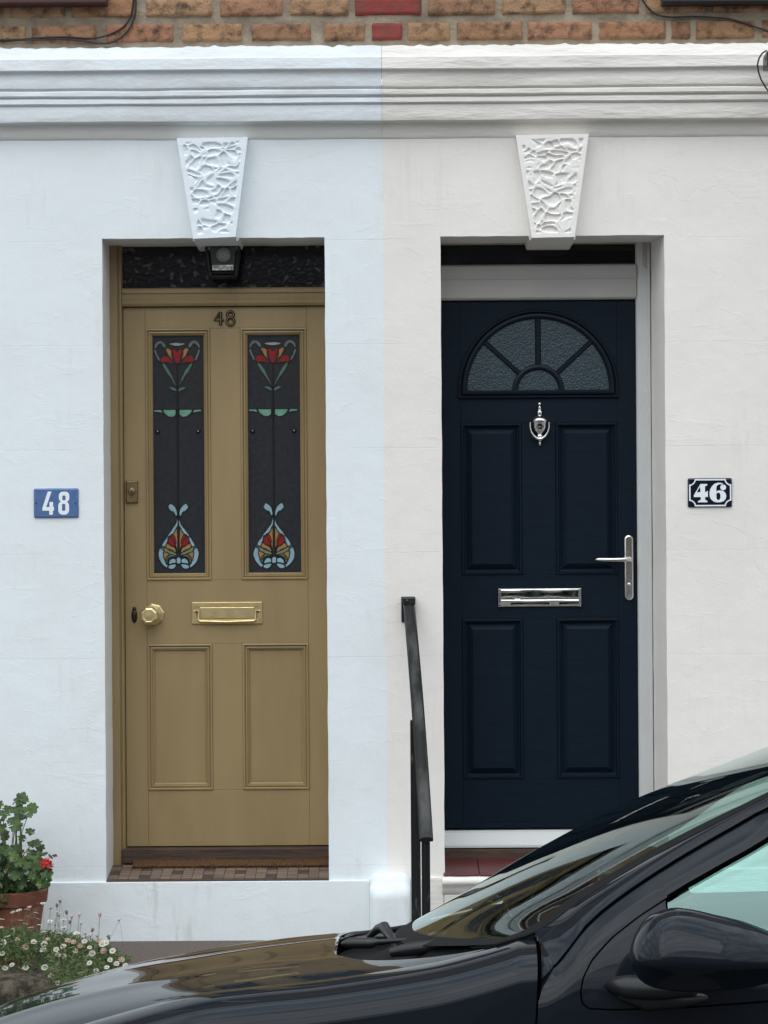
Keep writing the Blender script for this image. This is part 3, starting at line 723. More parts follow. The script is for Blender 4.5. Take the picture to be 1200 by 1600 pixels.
# night latch
mb = MB(); q = rc(197, 751, 216, 786, Y48)
ringrect(mb, q, [(0, Y48), (0, Y48-.008), (.003, Y48-.012), (.008, Y48-.012)], 0, 0)
c = ((q[0]+q[1])/2, Y48-.012, (q[2]+q[3])/2+.002)
mb.lathe([(.015, 0), (.015, -.004), (.012, -.006), (.0001, -.006)], c, 'Y', 24, 0); mb.box(c[0]-.0015, c[0]+.0015, Y48-.020, Y48-.017, c[2]-.007, c[2]+.005, 1)
build(mb, 'night_latch', ['brassd', 'lead'], leaf48, bevel=.0015)
# octagonal knob
mb = MB(); c = wp(240, 960, Y48); mb.lathe([(.0425, 0), (.0425, -.005), (.037, -.009), (.018, -.011)], c, 'Y', 8, 0, False, R(10))
c2 = wp(235, 961.5, Y48-.01)
mb.lathe([(.014, 0), (.013, -.02), (.024, -.026), (.037, -.034), (.038, -.046), (.032, -.054), (.024, -.058), (.022, -.056), (.0001, -.057)], c2, 'Y', 8, 0, False, R(22.5))
build(mb, 'door_knob', 'brass', leaf48, bevel=.0012)
mb = MB(); c = wp(210, 962, Y48)
mb.lathe([(.011, 0), (.011, -.005), (.007, -.009), (.0001, -.010)], c, 'Y', 20)
mb.v = [(c[0]+(v[0]-c[0])*1.0, v[1], c[2]+(v[2]-c[2])*2.4) for v in mb.v]
mb.lathe([(.007, 0), (.007, -.008), (.0001, -.009)], wp(210, 951, Y48), 'Y', 14)
build(mb, 'keyhole_cover', 'bronze', leaf48)
# letter plate
mb = MB(); q = rc(300, 940.5, 410, 975, Y48)
ringrect(mb, q, [(0, Y48), (0, Y48-.004), (.002, Y48-.006), (.018, Y48-.006), (.018, Y48-.003)], 0, 0)
f = (q[0]+.031, q[1]-.031, q[2]+.021, q[3]-.020)
ringrect(mb, f, [(-.001, Y48-.003), (0, Y48-.009), (.002, Y48-.010)], 0, 0)
mb.tube([(f[0]-.004, Y48-.014, f[3]-.012), (f[0]-.005, Y48-.016, f[2]-.004), (f[0]+.002, Y48-.018, f[2]-.009), ((f[0]+f[1])/2, Y48-.020, f[2]-.0125), (f[1]-.002, Y48-.018, f[2]-.009), (f[1]+.005, Y48-.016, f[2]-.004), (f[1]+.004, Y48-.014, f[3]-.012)], [.003, .004, .005, .0055, .005, .004, .003], 8)
for xx in (f[0]-.013, f[1]+.013):
    mb.tube([(xx-.009, Y48-.012, f[3]-.014), (xx+.009, Y48-.012, f[3]-.014)], .003, 8); mb.lathe([(.006, 0), (.006, -.008), (.0001, -.010)], (xx, Y48-.006, f[3]-.014), 'Y', 14, 1)
build(mb, 'letter_plate', ['brass', 'brassd'], leaf48, bevel=.0008)
# threshold, tiles, mat
zth = Z(350, 1322)-.003
mb = MB().box(jl1-.012, O48[1]+.01, .212, .30, FLZ+.02, zth); build(mb, 'threshold', 'oldwood', h48, bevel=.004)
SL = .13       # slope of the tiled step
def fz(y): return FLZ-.008+SL*min(y, .2)
mb = MB(); x0, x1 = O48[0], O48[1]
mb.hexa([(x0, -.010, FLZ-.03), (x0, -.010, fz(-.01)-.0015), (x0, .30, FLZ-.03), (x0, .30, fz(.3)-.0015), (x1, -.010, FLZ-.03), (x1, -.010, fz(-.01)-.0015), (x1, .30, FLZ-.03), (x1, .30, fz(.3)-.0015)], 0)
ts = .0265; ny = 8; nx = int((x1-x0)/(ts*1.55))+1
tile = MB()
for j in range(ny):
    ya = -.009+j*ts; yb_ = ya+ts-.0022
    for i in range(nx):
        wt = (x1-x0)/nx; xa_ = x0+i*wt+.001; xb_ = xa_+wt-.002
        dark = ((i % 6 == 3 and j % 4 in (1, 2)) or (i % 6 == 0 and j % 4 in (3, 0) and j > 2))
        edge_ = j == 0
        dz = random.uniform(-.0003, .0003)
        tile.add([(xa_, ya, fz(ya)+dz), (xb_, ya, fz(ya)+dz), (xb_, yb_, fz(yb_)+dz), (xa_, yb_, fz(yb_)+dz), (xa_, ya, fz(ya)-.004), (xb_, ya, fz(ya)-.004)], [(0, 1, 2, 3), (0, 4, 5, 1)], 1 if (dark or edge_) else 0)
mb2 = MB(); mb2.v = mb.v+tile.v; off = len(mb.v)
mb2.f = mb.f+[[k+off for k in f] for f in tile.f]; mb2.m = [2]*len(mb.f)+tile.m; mb2.sm = [False]*len(mb2.f)
build(mb2, 'tiled_step', ['t_beige', 't_dark', 'grout'], h48)
mb = MB(); xm0, xm1 = wp(207, 1345, .15).x, O48[1]-.004; n = 150; rows = []
for (yy, zz) in ((.152, fz(.152)+.001), (.148, fz(.148)+.009), (.155, fz(.155)+.015), (.18, fz(.18)+.016), (.207, fz(.2)+.017), (.209, fz(.2)+.002)):
    rows.append([(xm0+(xm1-xm0)*i/n, yy+random.uniform(-.0025, .0025)+.003*noise.noise(Vector((i*.3, 1, 1))), zz+random.uniform(-.0015, .0015)) for i in range(n+1)])
mb.grid(rows, 0, False); mb.add([r[0] for r in rows], [list(range(6))])
for i in range(500):
    x = random.uniform(xm0, xm1); y = .149+random.uniform(-.002, .002); z = fz(.15)+random.uniform(.001, .014)
    mb.add([(x, y, z), (x+.0015, y, z), (x+random.uniform(-.004, .004), y-random.uniform(.003, .009), z-random.uniform(-.002, .006))], [(0, 1, 2)])
dm = build(mb, 'doormat', 'coir', origin=((xm0+xm1)/2, .16, fz(.16)))
tag(dm, 'brown coir doormat on the tiled step against the olive gold door', 'doormat')

# porch lantern in front of the fanlight
lx = wp(348, 400, .13).x
lan = thing('porch_lantern', (lx, .17, OPZ), 'dark tapered porch lantern hanging under the keystone before the speckled fanlight', 'lantern')
mb = MB(); zb_, zt_ = Z(348, 433, .17), OPZ-.018
def lp(hw, z): return [(lx-hw, .17-hw*.7, z), (lx+hw, .17-hw*.7, z), (lx+hw, .17+hw*.7, z), (lx-hw, .17+hw*.7, z)]
mb.grid([lp(.050, zt_), lp(.040, zb_+.02)], 0, False, closed=True); build(mb, 'lantern_glass', 'lanternglass', lan)
mb = MB()
for a, b in zip(lp(.062, zt_), lp(.047, zb_)):
    mb.tube([a, b], .006, 6)
for hw, z in ((.049, zb_+.012), (.046, zb_-.002), (.062, zt_+.002)):
    l = lp(hw, z); mb.tube(l+[l[0]], .0035, 6)
mb.box(lx-.045, lx+.045, .14, .20, zb_-.005, zb_+.004); mb.box(lx-.03, lx+.03, .15, .19, zt_-.005, OPZ+.002)
build(mb, 'lantern_frame', 'lead', lan)
mb = MB(); mb.box(lx-.040, lx+.040, .13, .20, zb_+.022, zb_+.042); build(mb, 'lantern_base', 'lanternfoil', lan)
mb = MB(); c = wp(348.5, 397, .10); rr = .028
mb.lathe([(rr*math.sin(R(a)), -rr*math.cos(R(a))) for a in range(2, 180, 11)], (c[0], .128, c[2]), 'Z', 20); build(mb, 'lamp_globe', 'globe', lan)

# ------------------------------------------------------------------ door 46 (navy)
Y46 = .25
def X6(px, py, y=Y46): return wp(px, py, y).x
def Z6(px, py, y=Y46): return wp(px, py, y).z
dl, dr_ = O46[0]-.012, X6(994.5, 880)
dt, db = Z6(845, 470.5), Z6(850, 1293)
mb = MB(); fy = Y46-.022
ft0, ft1 = Z6(850, 411), Z6(850, 440)         # transom
xo = O46[1]-.0275
# right jamb with stepped section, top transom, sill
pr_ = [(dr_+.003, Y46+.04), (dr_+.003, fy+.010), (dr_+.008, fy+.004), (dr_+.014, fy), (xo-.012, fy), (xo-.008, fy-.004), (xo, fy-.004), (xo, .3)]
mb.grid([[(x, y, db-.064), (x, y, OPZ+.01)] for x, y in pr_], 0, False)
build(mb, 'door_frame', 'upvc', h46, bevel=0)
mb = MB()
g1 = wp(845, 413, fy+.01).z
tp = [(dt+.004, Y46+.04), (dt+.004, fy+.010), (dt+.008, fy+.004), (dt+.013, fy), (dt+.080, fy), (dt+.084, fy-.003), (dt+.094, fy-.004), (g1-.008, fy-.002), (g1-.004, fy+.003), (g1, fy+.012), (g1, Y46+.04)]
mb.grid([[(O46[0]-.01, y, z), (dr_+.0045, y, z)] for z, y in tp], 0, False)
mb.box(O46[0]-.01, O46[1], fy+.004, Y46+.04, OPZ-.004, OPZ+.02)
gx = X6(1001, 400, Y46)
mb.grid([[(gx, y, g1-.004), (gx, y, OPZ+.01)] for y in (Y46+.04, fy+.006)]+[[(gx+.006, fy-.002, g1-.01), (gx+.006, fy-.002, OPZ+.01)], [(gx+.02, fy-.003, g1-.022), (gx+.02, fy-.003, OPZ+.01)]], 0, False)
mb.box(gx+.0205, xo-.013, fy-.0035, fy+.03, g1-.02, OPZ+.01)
build(mb, 'transom', 'upvc_shaded', h46)
mb = MB().box(O46[0]-.01, gx+.005, Y46+.005, Y46+.012, g1-.005, OPZ+.01); build(mb, 'fanlight_glass', 'gblack', h46)
mb = MB(); sz0, sz1 = Z6(800, 1321.5), Z6(800, 1297)
mb.grid([[(O46[0]-.01, y, z), (O46[1], y, z)] for y, z in ((Y46+.03, sz1+.002), (Y46-.004, sz1), (Y46-.018, sz1-.006), (Y46-.022, sz1-.016), (Y46-.035, sz0+.014), (Y46-.046, sz0+.008), (Y46-.046, sz0), (Y46+.04, sz0))], 0, False)
build(mb, 'door_sill', 'upvc', h46)
mb = MB(); mb.box(O46[0]-.01, O46[1]+.004, .205, .29, NZ+.005, sz0-.005); build(mb, 'timber_riser', 'oldwood', h46, bevel=.004)
mb = MB(); f6 = lambda y: NZ+SL*y*.9
xs = [O46[0]-.006, .345, .62, .90, O46[1]+.006]
for a, b in zip(xs[:-1], xs[1:]):
    mb.hexa([(a+.001, -.028, NZ+.0), (a+.001, -.028, NZ+.0065), (a+.001, .206, NZ-.0), (a+.001, .206, f6(.206)+.006), (b-.001, -.028, NZ), (b-.001, -.028, NZ+.0065), (b-.001, .206, NZ), (b-.001, .206, f6(.206)+.006)])
build(mb, 'tiled_step', 'redtile', h46, bevel=.002)
# leaf
U0 = rc(720.5, 661, 815, 899, Y46); U1 = rc(868, 659.5, 965.5, 897, Y46)
D0 = rc(723, 967, 818.5, 1217, Y46); D1 = rc(871, 965, 967, 1216, Y46)
ax, bx_, cx_, dx_ = .5*(U0[0]+D0[0]), .5*(U0[1]+D0[1]), .5*(U1[0]+D1[0]), .5*(U1[1]+D1[1])
ut, ub, lt, lb = .5*(U0[3]+U1[3]), .5*(U0[2]+U1[2]), .5*(D0[3]+D1[3]), .5*(D0[2]+D1[2])
mb = MB(); Yb = Y46+.044
for q in ((dl, ax, db, dt), (dx_, dr_, db, dt), (ax, dx_, ut, dt), (ax, dx_, lt, ub), (ax, dx_, db, lb), (bx_, cx_, ub, ut), (bx_, cx_, lb, lt)):
    e = .0006 if q[0] in (ax, bx_) else 0
    mb.box(q[0]+e, q[1]-e, Y46, Yb, q[2]+(e if q[0] == bx_ else 0), q[3]-(e if q[0] == bx_ else 0))
mb.box(dl, dr_, Y46-.006, Y46-.0005, db, db+.018)   # weather strip
leaf46 = build(mb, 'front_door', 'navy', h46, bevel=.0006)
for q in ((ax, bx_, ub, ut), (cx_, dx_, ub, ut), (ax, bx_, lb, lt), (cx_, dx_, lb, lt)):
    mb = MB(); y = Y46
    ringrect(mb, q, [(0, y+.004), (0, y-.001), (.003, y-.0055), (.009, y-.006), (.012, y-.001), (.0135, y+.006), (.017, y+.007), (.020, y+.012), (.022, y+.012), (.040, y+.0005), (.042, y-.001)], 0, 0)
    build(mb, 'door_panel', 'navy', leaf46)
# sunburst cassette
AC = wp(841, 609, Y46); k46 = FPX/(CAMD+Y46); RO = 125.5/k46; RI = 110.5/k46; zb0 = wp(841, 622, Y46).z
def arch(Rr, zbot, y, n=56):
    # semicircle on centre AC plus the straight skirt below it
    h = AC.z-zbot; pts = [(AC.x-Rr, y, zbot)]
    pts += [(AC.x-Rr*math.cos(R(a)), y, AC.z+Rr*math.sin(R(a))) for a in [180*i/n for i in range(n+1)]]
    pts += [(AC.x+Rr, y, zbot)]
    return pts
mb = MB(); loops = []
for ins, yy in ((0, Y46), (0, Y46-.008), (.004, Y46-.012), (.009, Y46-.012), (.012, Y46-.007), (.014, Y46-.006), (.018, Y46-.013), (.026, Y46-.014), (.034, Y46-.008), (.0365, Y46-.0005)):
    t = ins/.0365
    loops.append(arch(RO-(RO-RI)*t, zb0+(AC.z-zb0)*t if False else zb0+ins*.85, yy))
mb.rings(loops, 0); build(mb, 'fanlight_frame', 'navyv', leaf46)
mb = MB(); mb.add(arch(RI+.002, zb0+.030, Y46-.0012), [list(range(59))]); build(mb, 'fanlight_pane', 'gsun', leaf46)
mb = MB(); r1, r2 = 31.5/k46, 41/k46
hub = []
for rr, yy in ((r1, Y46-.001), (r1+.003, Y46-.007), (r2-.004, Y46-.008), (r2, Y46-.001)):
    hub.append([(AC.x-rr*math.cos(R(a)), yy, AC.z-.003+rr*math.sin(R(a))) for a in range(0, 181, 5)])
mb.grid(hub, 0, True)
for ang, wd in ((90, 9.0), (42.5, 8.0), (137.5, 8.0)):
    d = Vector((math.cos(R(ang)), 0, math.sin(R(ang)))); s = Vector((-d.z, 0, d.x)); a = Vector((AC.x, 0, AC.z-.003))+d*(r2-.003); b = Vector((AC.x, 0, AC.z-.003))+d*(RI+.004)
    hw = wd/k46/2; rows = [[p+s*o+Vector((0, yy, 0)) for o, yy in ((-hw, Y46-.0013), (-hw*.6, Y46-.0075), (hw*.6, Y46-.0075), (hw, Y46-.0013))] for p in (a, b)]
    mb.grid(rows, 0, False)
build(mb, 'glazing_bars', 'navyv', leaf46)
# knocker (urn)
mb = MB(); c = wp(843, 663, Y46)
kz = lambda py: wp(842.5, py, Y46).z-c.z
prof = [(628.5, .0), (630, 2), (632, 2.6), (634, 1.2), (636, 1.3), (640, 3), (642, 1.5), (643, 3.2), (644.5, 4), (650, 3.8), (651, 3), (652, 7), (656, 10), (658, 12.5), (660, 12.5), (663, 12.5), (664, 11.5), (671, 11), (677, 9), (682, 4.5), (684, 3), (685, 5), (687, 5), (688, 4), (690, 4.5), (693, 3), (696, 1.2), (698, 2), (701, 1.6), (703, 0)]
prof = [(max(r_, .05)/k46, kz(628.5+(py-628.5)*.92)) for py, r_ in prof]
mb.lathe(prof, (c.x, Y46-.010, c.z), 'Z', 24)
mb.v = [(v[0], Y46-.010+(v[1]-(Y46-.010))*.8, v[2]) for v in mb.v]
build(mb, 'door_knocker', 'chrome', leaf46)
mb = MB(); rr = [wp(px, py, Y46).xz for px, py in ((828.2, 660), (827.6, 667), (829, 674), (833, 681), (838.5, 685.5), (842.5, 686.5), (846.5, 685.5), (852, 681), (856, 674), (857.4, 667), (857, 660))]
mb.tube([(p[0], Y46-.022, p[1]) for p in rr], [.0028, .003, .0035, .0042, .005, .0052, .005, .0042, .0035, .003, .0028], 10)
build(mb, 'knocker_ring', 'chrome', leaf46)
# letterbox
mb = MB(); q = rc(778.5, 919, 907.5, 947.5, Y46)
x0, x1, z0, z1 = q
sec = [(Y46, z1), (Y46-.008, z1), (Y46-.013, z1-.002), (Y46-.015, z1-.008), (Y46-.013, z1-.014), (Y46-.011, z1-.030), (Y46-.0105, z1-.044), (Y46-.013, z1-.047), (Y46-.012, z1-.050), (Y46-.009, z1-.053), (Y46-.009, z0+.003), (Y46-.007, z0), (Y46, z0)]
mb.grid([[(x0+.010+(x1-x0-.020)*i/24, y+(.0012*math.sin(i*.5) if -.0135 < y-Y46 < -.0125 else 0), z+(.0015*math.sin(i*.42+1) if -.0135 < y-Y46 < -.0115 and z < z1-.03 else 0)) for i in range(25)] for y, z in sec], 0, True)
for a, b in ((x0, x0+.0095), (x1-.0095, x1)):
    mb.box(a, b, Y46-.016, Y46, z0-.001, z1-.001)
build(mb, 'letter_plate', 'chrome', leaf46, bevel=.0015)
# lever handle
mb = MB(); q = rc(975.5, 836, 989.5, 938, Y46); hx = (q[0]+q[1])/2; hw = (q[1]-q[0])/2
def stad(ins, y, n=10):
    r_ = hw-ins; pts = [(hx+r_*math.cos(R(a)), y, q[3]-hw+r_*math.sin(R(a))) for a in [180*i/n for i in range(n+1)]]
    return pts+[(hx-r_*math.cos(R(a)), y, q[2]+hw-r_*math.sin(R(a))) for a in [180*i/n for i in range(n+1)]]
mb.rings([stad(0, Y46), stad(0, Y46-.007), (stad(.002, Y46-.009)), stad(.006, Y46-.010)], 0, 0, True)
lk = (hx, Y46-.010, wp(983, 913, Y46).z); mb.lathe([(.008, 0), (.008, -.003), (.0001, -.0035)], lk, 'Y', 16); mb.box(lk[0]-.0045, lk[0]+.0045, Y46-.0128, Y46-.010, lk[2]-.026, lk[2]-.004)
hp = build(mb, 'handle_plate', 'chrome', leaf46, bevel=0)
mb = MB(); zc = wp(960, 874, Y46).z
mb.lathe([(.010, 0), (.010, -.035), (.0085, -.045), (.0001, -.046)], (hx, Y46-.010, zc), 'Y', 18)
xl = X6(929, 874)
path = [(hx+.004, Y46-.048, zc), (hx-.012, Y46-.052, zc+.0005), (hx-.03, Y46-.054, zc), (hx-.07, Y46-.055, zc-.0005), (xl+.012, Y46-.053, zc+.001), (xl, Y46-.050, zc+.001)]
mb.tube(path, [.008, .0088, .0088, .0085, .0075, .003], 14)
build(mb, 'door_handle', 'chrome', leaf46)

# ------------------------------------------------------------------ number plates
def plate(rect, y, label, mname):
    q = rc(*rect, 0); c = ((q[0]+q[1])/2, -.004, (q[2]+q[3])/2)
    t = thing('house_number_plate', c, label, 'number plate', 'enamel house number plates')
    mb = MB(); cxm, czm = c[0], c[2]; hw_, hh = (q[1]-q[0])/2, (q[3]-q[2])/2
    def lo(ins, yy, rd=.006):
        pts = []
        for sx, sz, a0 in ((1, 1, 0), (-1, 1, 90), (-1, -1, 180), (1, -1, 270)):
            for a in (0, 30, 60, 90):
                pts.append((cxm+sx*(hw_-rd)+math.cos(R(a0+a))*(rd-ins), yy, czm+sz*(hh-rd)+math.sin(R(a0+a))*(rd-ins)))
        return pts
    mb.rings([lo(0, -.0005), lo(0, -.004), lo(.0015, -.0065), lo(.005, -.0078)], 0, 0, True)
    build(mb, 'plate', mname, t)
    return t, q
t48, q48 = plate((53, 763, 123, 809), 0, 'blue enamel number plate reading 48 on the white wall left of the olive door', 'blueen')
t46, q46 = plate((1074.5, 747, 1143.5, 792.5), 0, 'dark navy number plate reading 46 with scooped border right of the navy door', 'navyen')
def mapper(q, c):   # crop-pixel -> point on the plate
    x0, y0, x1, y1 = c
    return lambda p, l=0: (q[0]+(q[1]-q[0])*(p[0]-x0)/(x1-x0), -.0084-l, q[3]-(q[3]-q[2])*(p[1]-y0)/(y1-y0))
T = mapper(q48, (158, 155, 998, 705))
def rrect(x0, y0, x1, y1, rd, n=5):
    pts = []
    for cxx, cyy, a0 in ((x1-rd, y1-rd, 0), (x0+rd, y1-rd, 90), (x0+rd, y0+rd, 180), (x1-rd, y0+rd, 270)):
        for i in range(n+1):
            a = R(a0+90*i/n); pts.append((cxx+rd*math.cos(a), cyy+rd*math.sin(a)))
    return pts
mb = MB()
for poly in ([(425, 215), (497, 215), (395, 503), (322, 520)], [(322, 520), (395, 503), (540, 503), (540, 572), (322, 572)], [(455, 408), (523, 408), (523, 503.5), (455, 503.5)], [(450, 571.5), (520, 571.5), (516, 648), (450, 648)]):
    mb.add([T(p) for p in poly], [list(range(len(poly)))])
for o_, i_, l in ((rrect(632, 218, 828, 415, 75), rrect(697, 290, 757, 380, 20), 0), (rrect(620, 398, 822, 648, 80), rrect(690, 447, 752, 578, 20), .0002)):
    mb.grid([[T(p, l) for p in o_], [T(p, l) for p in i_]], 0, False, closed=True)
build(mb, 'number', 'whiteen', t48)
for cc in ((208, 430), (943, 435)):
    mb = MB(); mb.lathe([(.0026, -.0006), (.0026, -.0015), (.0001, -.0015)], (T(cc)[0], -.0075, T(cc)[2]), 'Y', 12)
    build(mb, 'fixing_hole', 'lead', t48)
T = mapper(q46, (145, 170, 835, 627)); mb = MB()
for poly in ([(340, 262), (446, 262), (446, 285), (412, 300), (412, 345), (338, 345)],
             [(340, 262), (338, 345), (330, 305), (283, 392), (235, 440)], [(235, 440), (283, 392), (338, 392), (338, 466), (235, 466)],
             [(338, 345), (412, 345), (412, 466), (338, 466)], [(412, 396), (456, 368), (456, 466), (412, 466)],
             [(344, 466), (412, 466), (412, 510), (448, 530), (448, 549), (300, 549), (300, 530), (344, 510)]):
    mb.add([T(p) for p in poly], [list(range(len(poly)))])
outer = [(695, 262), (655, 246), (612, 244), (560, 260), (520, 297), (492, 345), (481, 400), (485, 455), (502, 500), (540, 535), (580, 549), (620, 551)]
inner = [(690, 272), (655, 268), (630, 270), (608, 280), (594, 300), (588, 330), (587, 380), (587, 430), (588, 470), (593, 495), (603, 510), (620, 517)]
mb.grid([[T(p) for p in outer], [T(p) for p in inner]], 0, False)
outer = [(588, 385), (610, 368), (650, 364), (690, 372), (722, 395), (740, 430), (741, 470), (728, 505), (700, 533), (660, 548), (620, 551)]
inner = [(588, 420), (598, 406), (615, 399), (632, 402), (645, 415), (651, 437), (652, 460), (650, 485), (643, 502), (633, 512), (620, 517)]
mb.grid([[T(p) for p in outer], [T(p) for p in inner]], 0, False)
mb.add([T((695+46*math.cos(a), 319+44*math.sin(a)), .0002) for a in [2*math.pi*k/24 for k in range(24)]], [list(range(24))])
build(mb, 'number', 'whiteen', t46)
def border(ins):
    x0, y0, x1, y1 = 163+ins, 184+ins, 822-ins, 613-ins; rd = 88
    pts = []
    for cxx, cyy, a0, a1 in ((163, 184, 90, 0), (822, 184, 180, 90), (822, 613, 270, 180), (163, 613, 360, 270)):
        k = 6; rr = rd-0+ins*.9
        for i in range(k+1):
            a = R(a0+(a1-a0)*i/k); px_ = cxx+rr*math.cos(a); py_ = cyy+rr*math.sin(a)
            px_ = min(max(px_, x0), x1); py_ = min(max(py_, y0), y1); pts.append((px_, py_))
    # order corners clockwise starting top-left
    tl, tr, br, bl = pts[0:7], pts[7:14], pts[14:21], pts[21:28]
    return tl+tr+br+bl
mb = MB(); a_, b_ = border(0), border(22)
def fixcorner(ps):
    return ps
mb.grid([[T(p) for p in a_], [T(p) for p in b_]], 0, False, closed=True)
build(mb, 'border_line', 'whiteen', t46)

# ------------------------------------------------------------------ handrail
rail = thing('handrail', (.12, -.5, -.02), 'black metal handrail sloping down from the cream wall beside the navy door', 'handrail')
A = Vector((wp(639, 946, -.03).x, -.03, wp(639, 944, -.03).z)); B = Vector((wp(666, 1312, -.95).x, -.95, wp(666, 1312, -.95).z))
mb = MB(); d = (B-A).normalized(); sx = Vector((1, 0, 0)); sx = (sx-d*sx.dot(d)).normalized(); up = sx.cross(d).normalized()
if up.z < 0: up = -up
secp = [(-.021, -.010), (-.022, .002), (-.016, .009), (-.006, .012), (.006, .012), (.016, .009), (.022, .002), (.021, -.010)]
rows = []
for i in range(41):
    t = i/40; p = A.lerp(B, t); p = p+sx*.004*math.sin(t*3.1)+up*noise.noise(p*6)*.001
    rows.append([p+sx*a*(1+.05*t)+up*b for a, b in secp])
mb.grid(rows, 0, True, closed=True); mb.add(rows[-1], [list(range(8))]); mb.add(rows[0], [list(range(8))])
for f in range(len(mb.f)):
    if f < 320 and (f % 8) in (2, 3, 4): mb.m[f] = 1
build(mb, 'rail', ['black', 'railtop'], rail)
q = rc(627, 932, 649, 936, -.03); z2 = wp(638, 972, 0).z
mb = MB(); mb.box(wp(627, 950, 0).x, wp(648.5, 950, 0).x, -.008, -.0005, z2, wp(638, 932, 0).z); mb.box(wp(629, 950, 0).x, wp(649, 950, 0).x, -.050, -.008, A.z-.0, A.z+.024)
mb.lathe([(.007, 0), (.006, -.004), (.0001, -.005)], (wp(636, 943, 0).x, -.050, A.z+.012), 'Y', 12)
build(mb, 'wall_bracket', 'black', rail, bevel=.002)
for (yy, pc, wd) in ((-.50, 649.5, 15), (-.93, 665, 13.5)):
    k = FPX/(CAMD+yy); xx = wp(pc, 1300, yy).x; t = (yy-A.y)/(B.y-A.y); zt2 = A.z+(B.z-A.z)*t-.008; hw2 = wd/k/2
    mb = MB().box(xx-hw2, xx+hw2, yy-.006, yy+.012, -.1, zt2); mb.box(xx-hw2*.35, xx+hw2*.2, yy-.009, yy-.0062, -.1, zt2)
    build(mb, 'post', 'black', rail, bevel=.0015)

# ------------------------------------------------------------------ cables and the black fitting top right
def cablething(pts, r, label, y=-.012):
    ps = [wp(a, b, y-(c if len(k) else 0)) for (a, b, *k) in pts for c in [k[0] if k else 0]]
    # smooth
    out = []
    for i in range(len(ps)-1):
        p0, p1, p2, p3 = ps[max(i-1, 0)], ps[i], ps[i+1], ps[min(i+2, len(ps)-1)]
        for s in range(6):
            t = s/6; out.append(.5*((2*p1)+(-p0+p2)*t+(2*p0-5*p1+4*p2-p3)*t*t+(-p0+3*p1-3*p2+p3)*t**3))
    out.append(ps[-1]); org = out[len(out)//2]
    mb = MB().tube(out, r, 8); o = build(mb, 'cable', 'cable', origin=tuple(org)); tag(o, label, 'cable'); return o
cablething([(209, -60), (209, -20), (208, 5), (203, 28), (190, 44), (165, 56), (140, 60), (100, 58), (50, 60), (0, 65), (-120, 68)], .0034, 'upper thin black cable curving along the bricks at top left')
cablething([(212, -60), (212, -20), (212, 8), (209, 30), (198, 50), (178, 65), (155, 68), (130, 64), (100, 61), (60, 62), (20, 62), (-20, 64), (-120, 75)], .0038, 'lower thicker black cable looping under its neighbour at top left', -.016)
cablething([(1000, -60), (1002, -10), (1008, 6), (1024, 22), (1048, 27), (1080, 26), (1110, 27), (1145, 31), (1180, 42), (1230, 58)], .0036, 'black cable sagging across the bricks at top right')
sec_ = thing('wall_fitting', tuple(wp(1205, 95, -.17)), 'small black fitting with looped lead on the cornice at the right edge', 'wall fitting')
mb = MB(); c = wp(1207, 95, -.185)
mb.box(c.x-.032, c.x+.05, -.26, -.165, c.z-.035, c.z+.015); mb.lathe([(.0001, -.11), (.030, -.11), (.036, -.10), (.036, -.02), (.03, 0)], (c.x+.002, -.165, c.z+.004), 'Y', 24)
build(mb, 'housing', 'plastic', sec_, bevel=.004)
mb = MB(); mb.tube([wp(a, b, -.18) for a, b in ((1198, 79), (1191, 83), (1186, 91), (1183.5, 101), (1185, 112), (1189, 124), (1196, 136), (1206, 150))], .0030, 8); build(mb, 'lead', 'cable', sec_)

# ------------------------------------------------------------------ stone edging, pot, plants
mb = MB()
def stone(cx, cy, cz, sx, sy, sz, seed):
    n, m_ = 20, 12; rows = []
    for j in range(m_+1):
        th = math.pi*j/m_; row = []
        for i in range(n):
            ph = 2*math.pi*i/n; v = Vector((math.sin(th)*math.cos(ph), math.sin(th)*math.sin(ph), math.cos(th)))
            p = 5; s = (abs(v.x)**p+abs(v.y)**p+abs(v.z)**p)**(-1/p); v = v*s
            k = 1+.09*noise.noise(v*1.6+Vector((seed, 0, 0)))+.05*noise.noise(v*5+Vector((seed, 3, 0)))
            row.append((cx+v.x*sx*k, cy+v.y*sy*k, cz+v.z*sz*k))
        rows.append(row)
    return rows
stones = [(-1.34, -.88, -.05, .26, .11, .105, 1.3), (-1.86, -.89, -.05, .25, .11, .11, 4.1), (-2.36, -.88, -.05, .24, .11, .105, 8.2), (-.96, -.86, -.09, .10, .10, .085, 6.6)]
labs = ['rough mossy edging stone under the daisies at the bottom left edge', 'rough edging stone second along from the car, left out of the daisies', 'rough edging stone furthest from the doors', 'small low edging stone at the right end beneath the daisies']
for s_, lb_ in zip(stones, labs):
    mb = MB(); mb.grid(stone(*s_), 0, True, closed=True); o = build(mb, 'edging_stone', 'stone', origin=(s_[0], s_[1], s_[2]-s_[5]))
    tag(o, lb_, 'stone', 'edging stones along the forecourt')
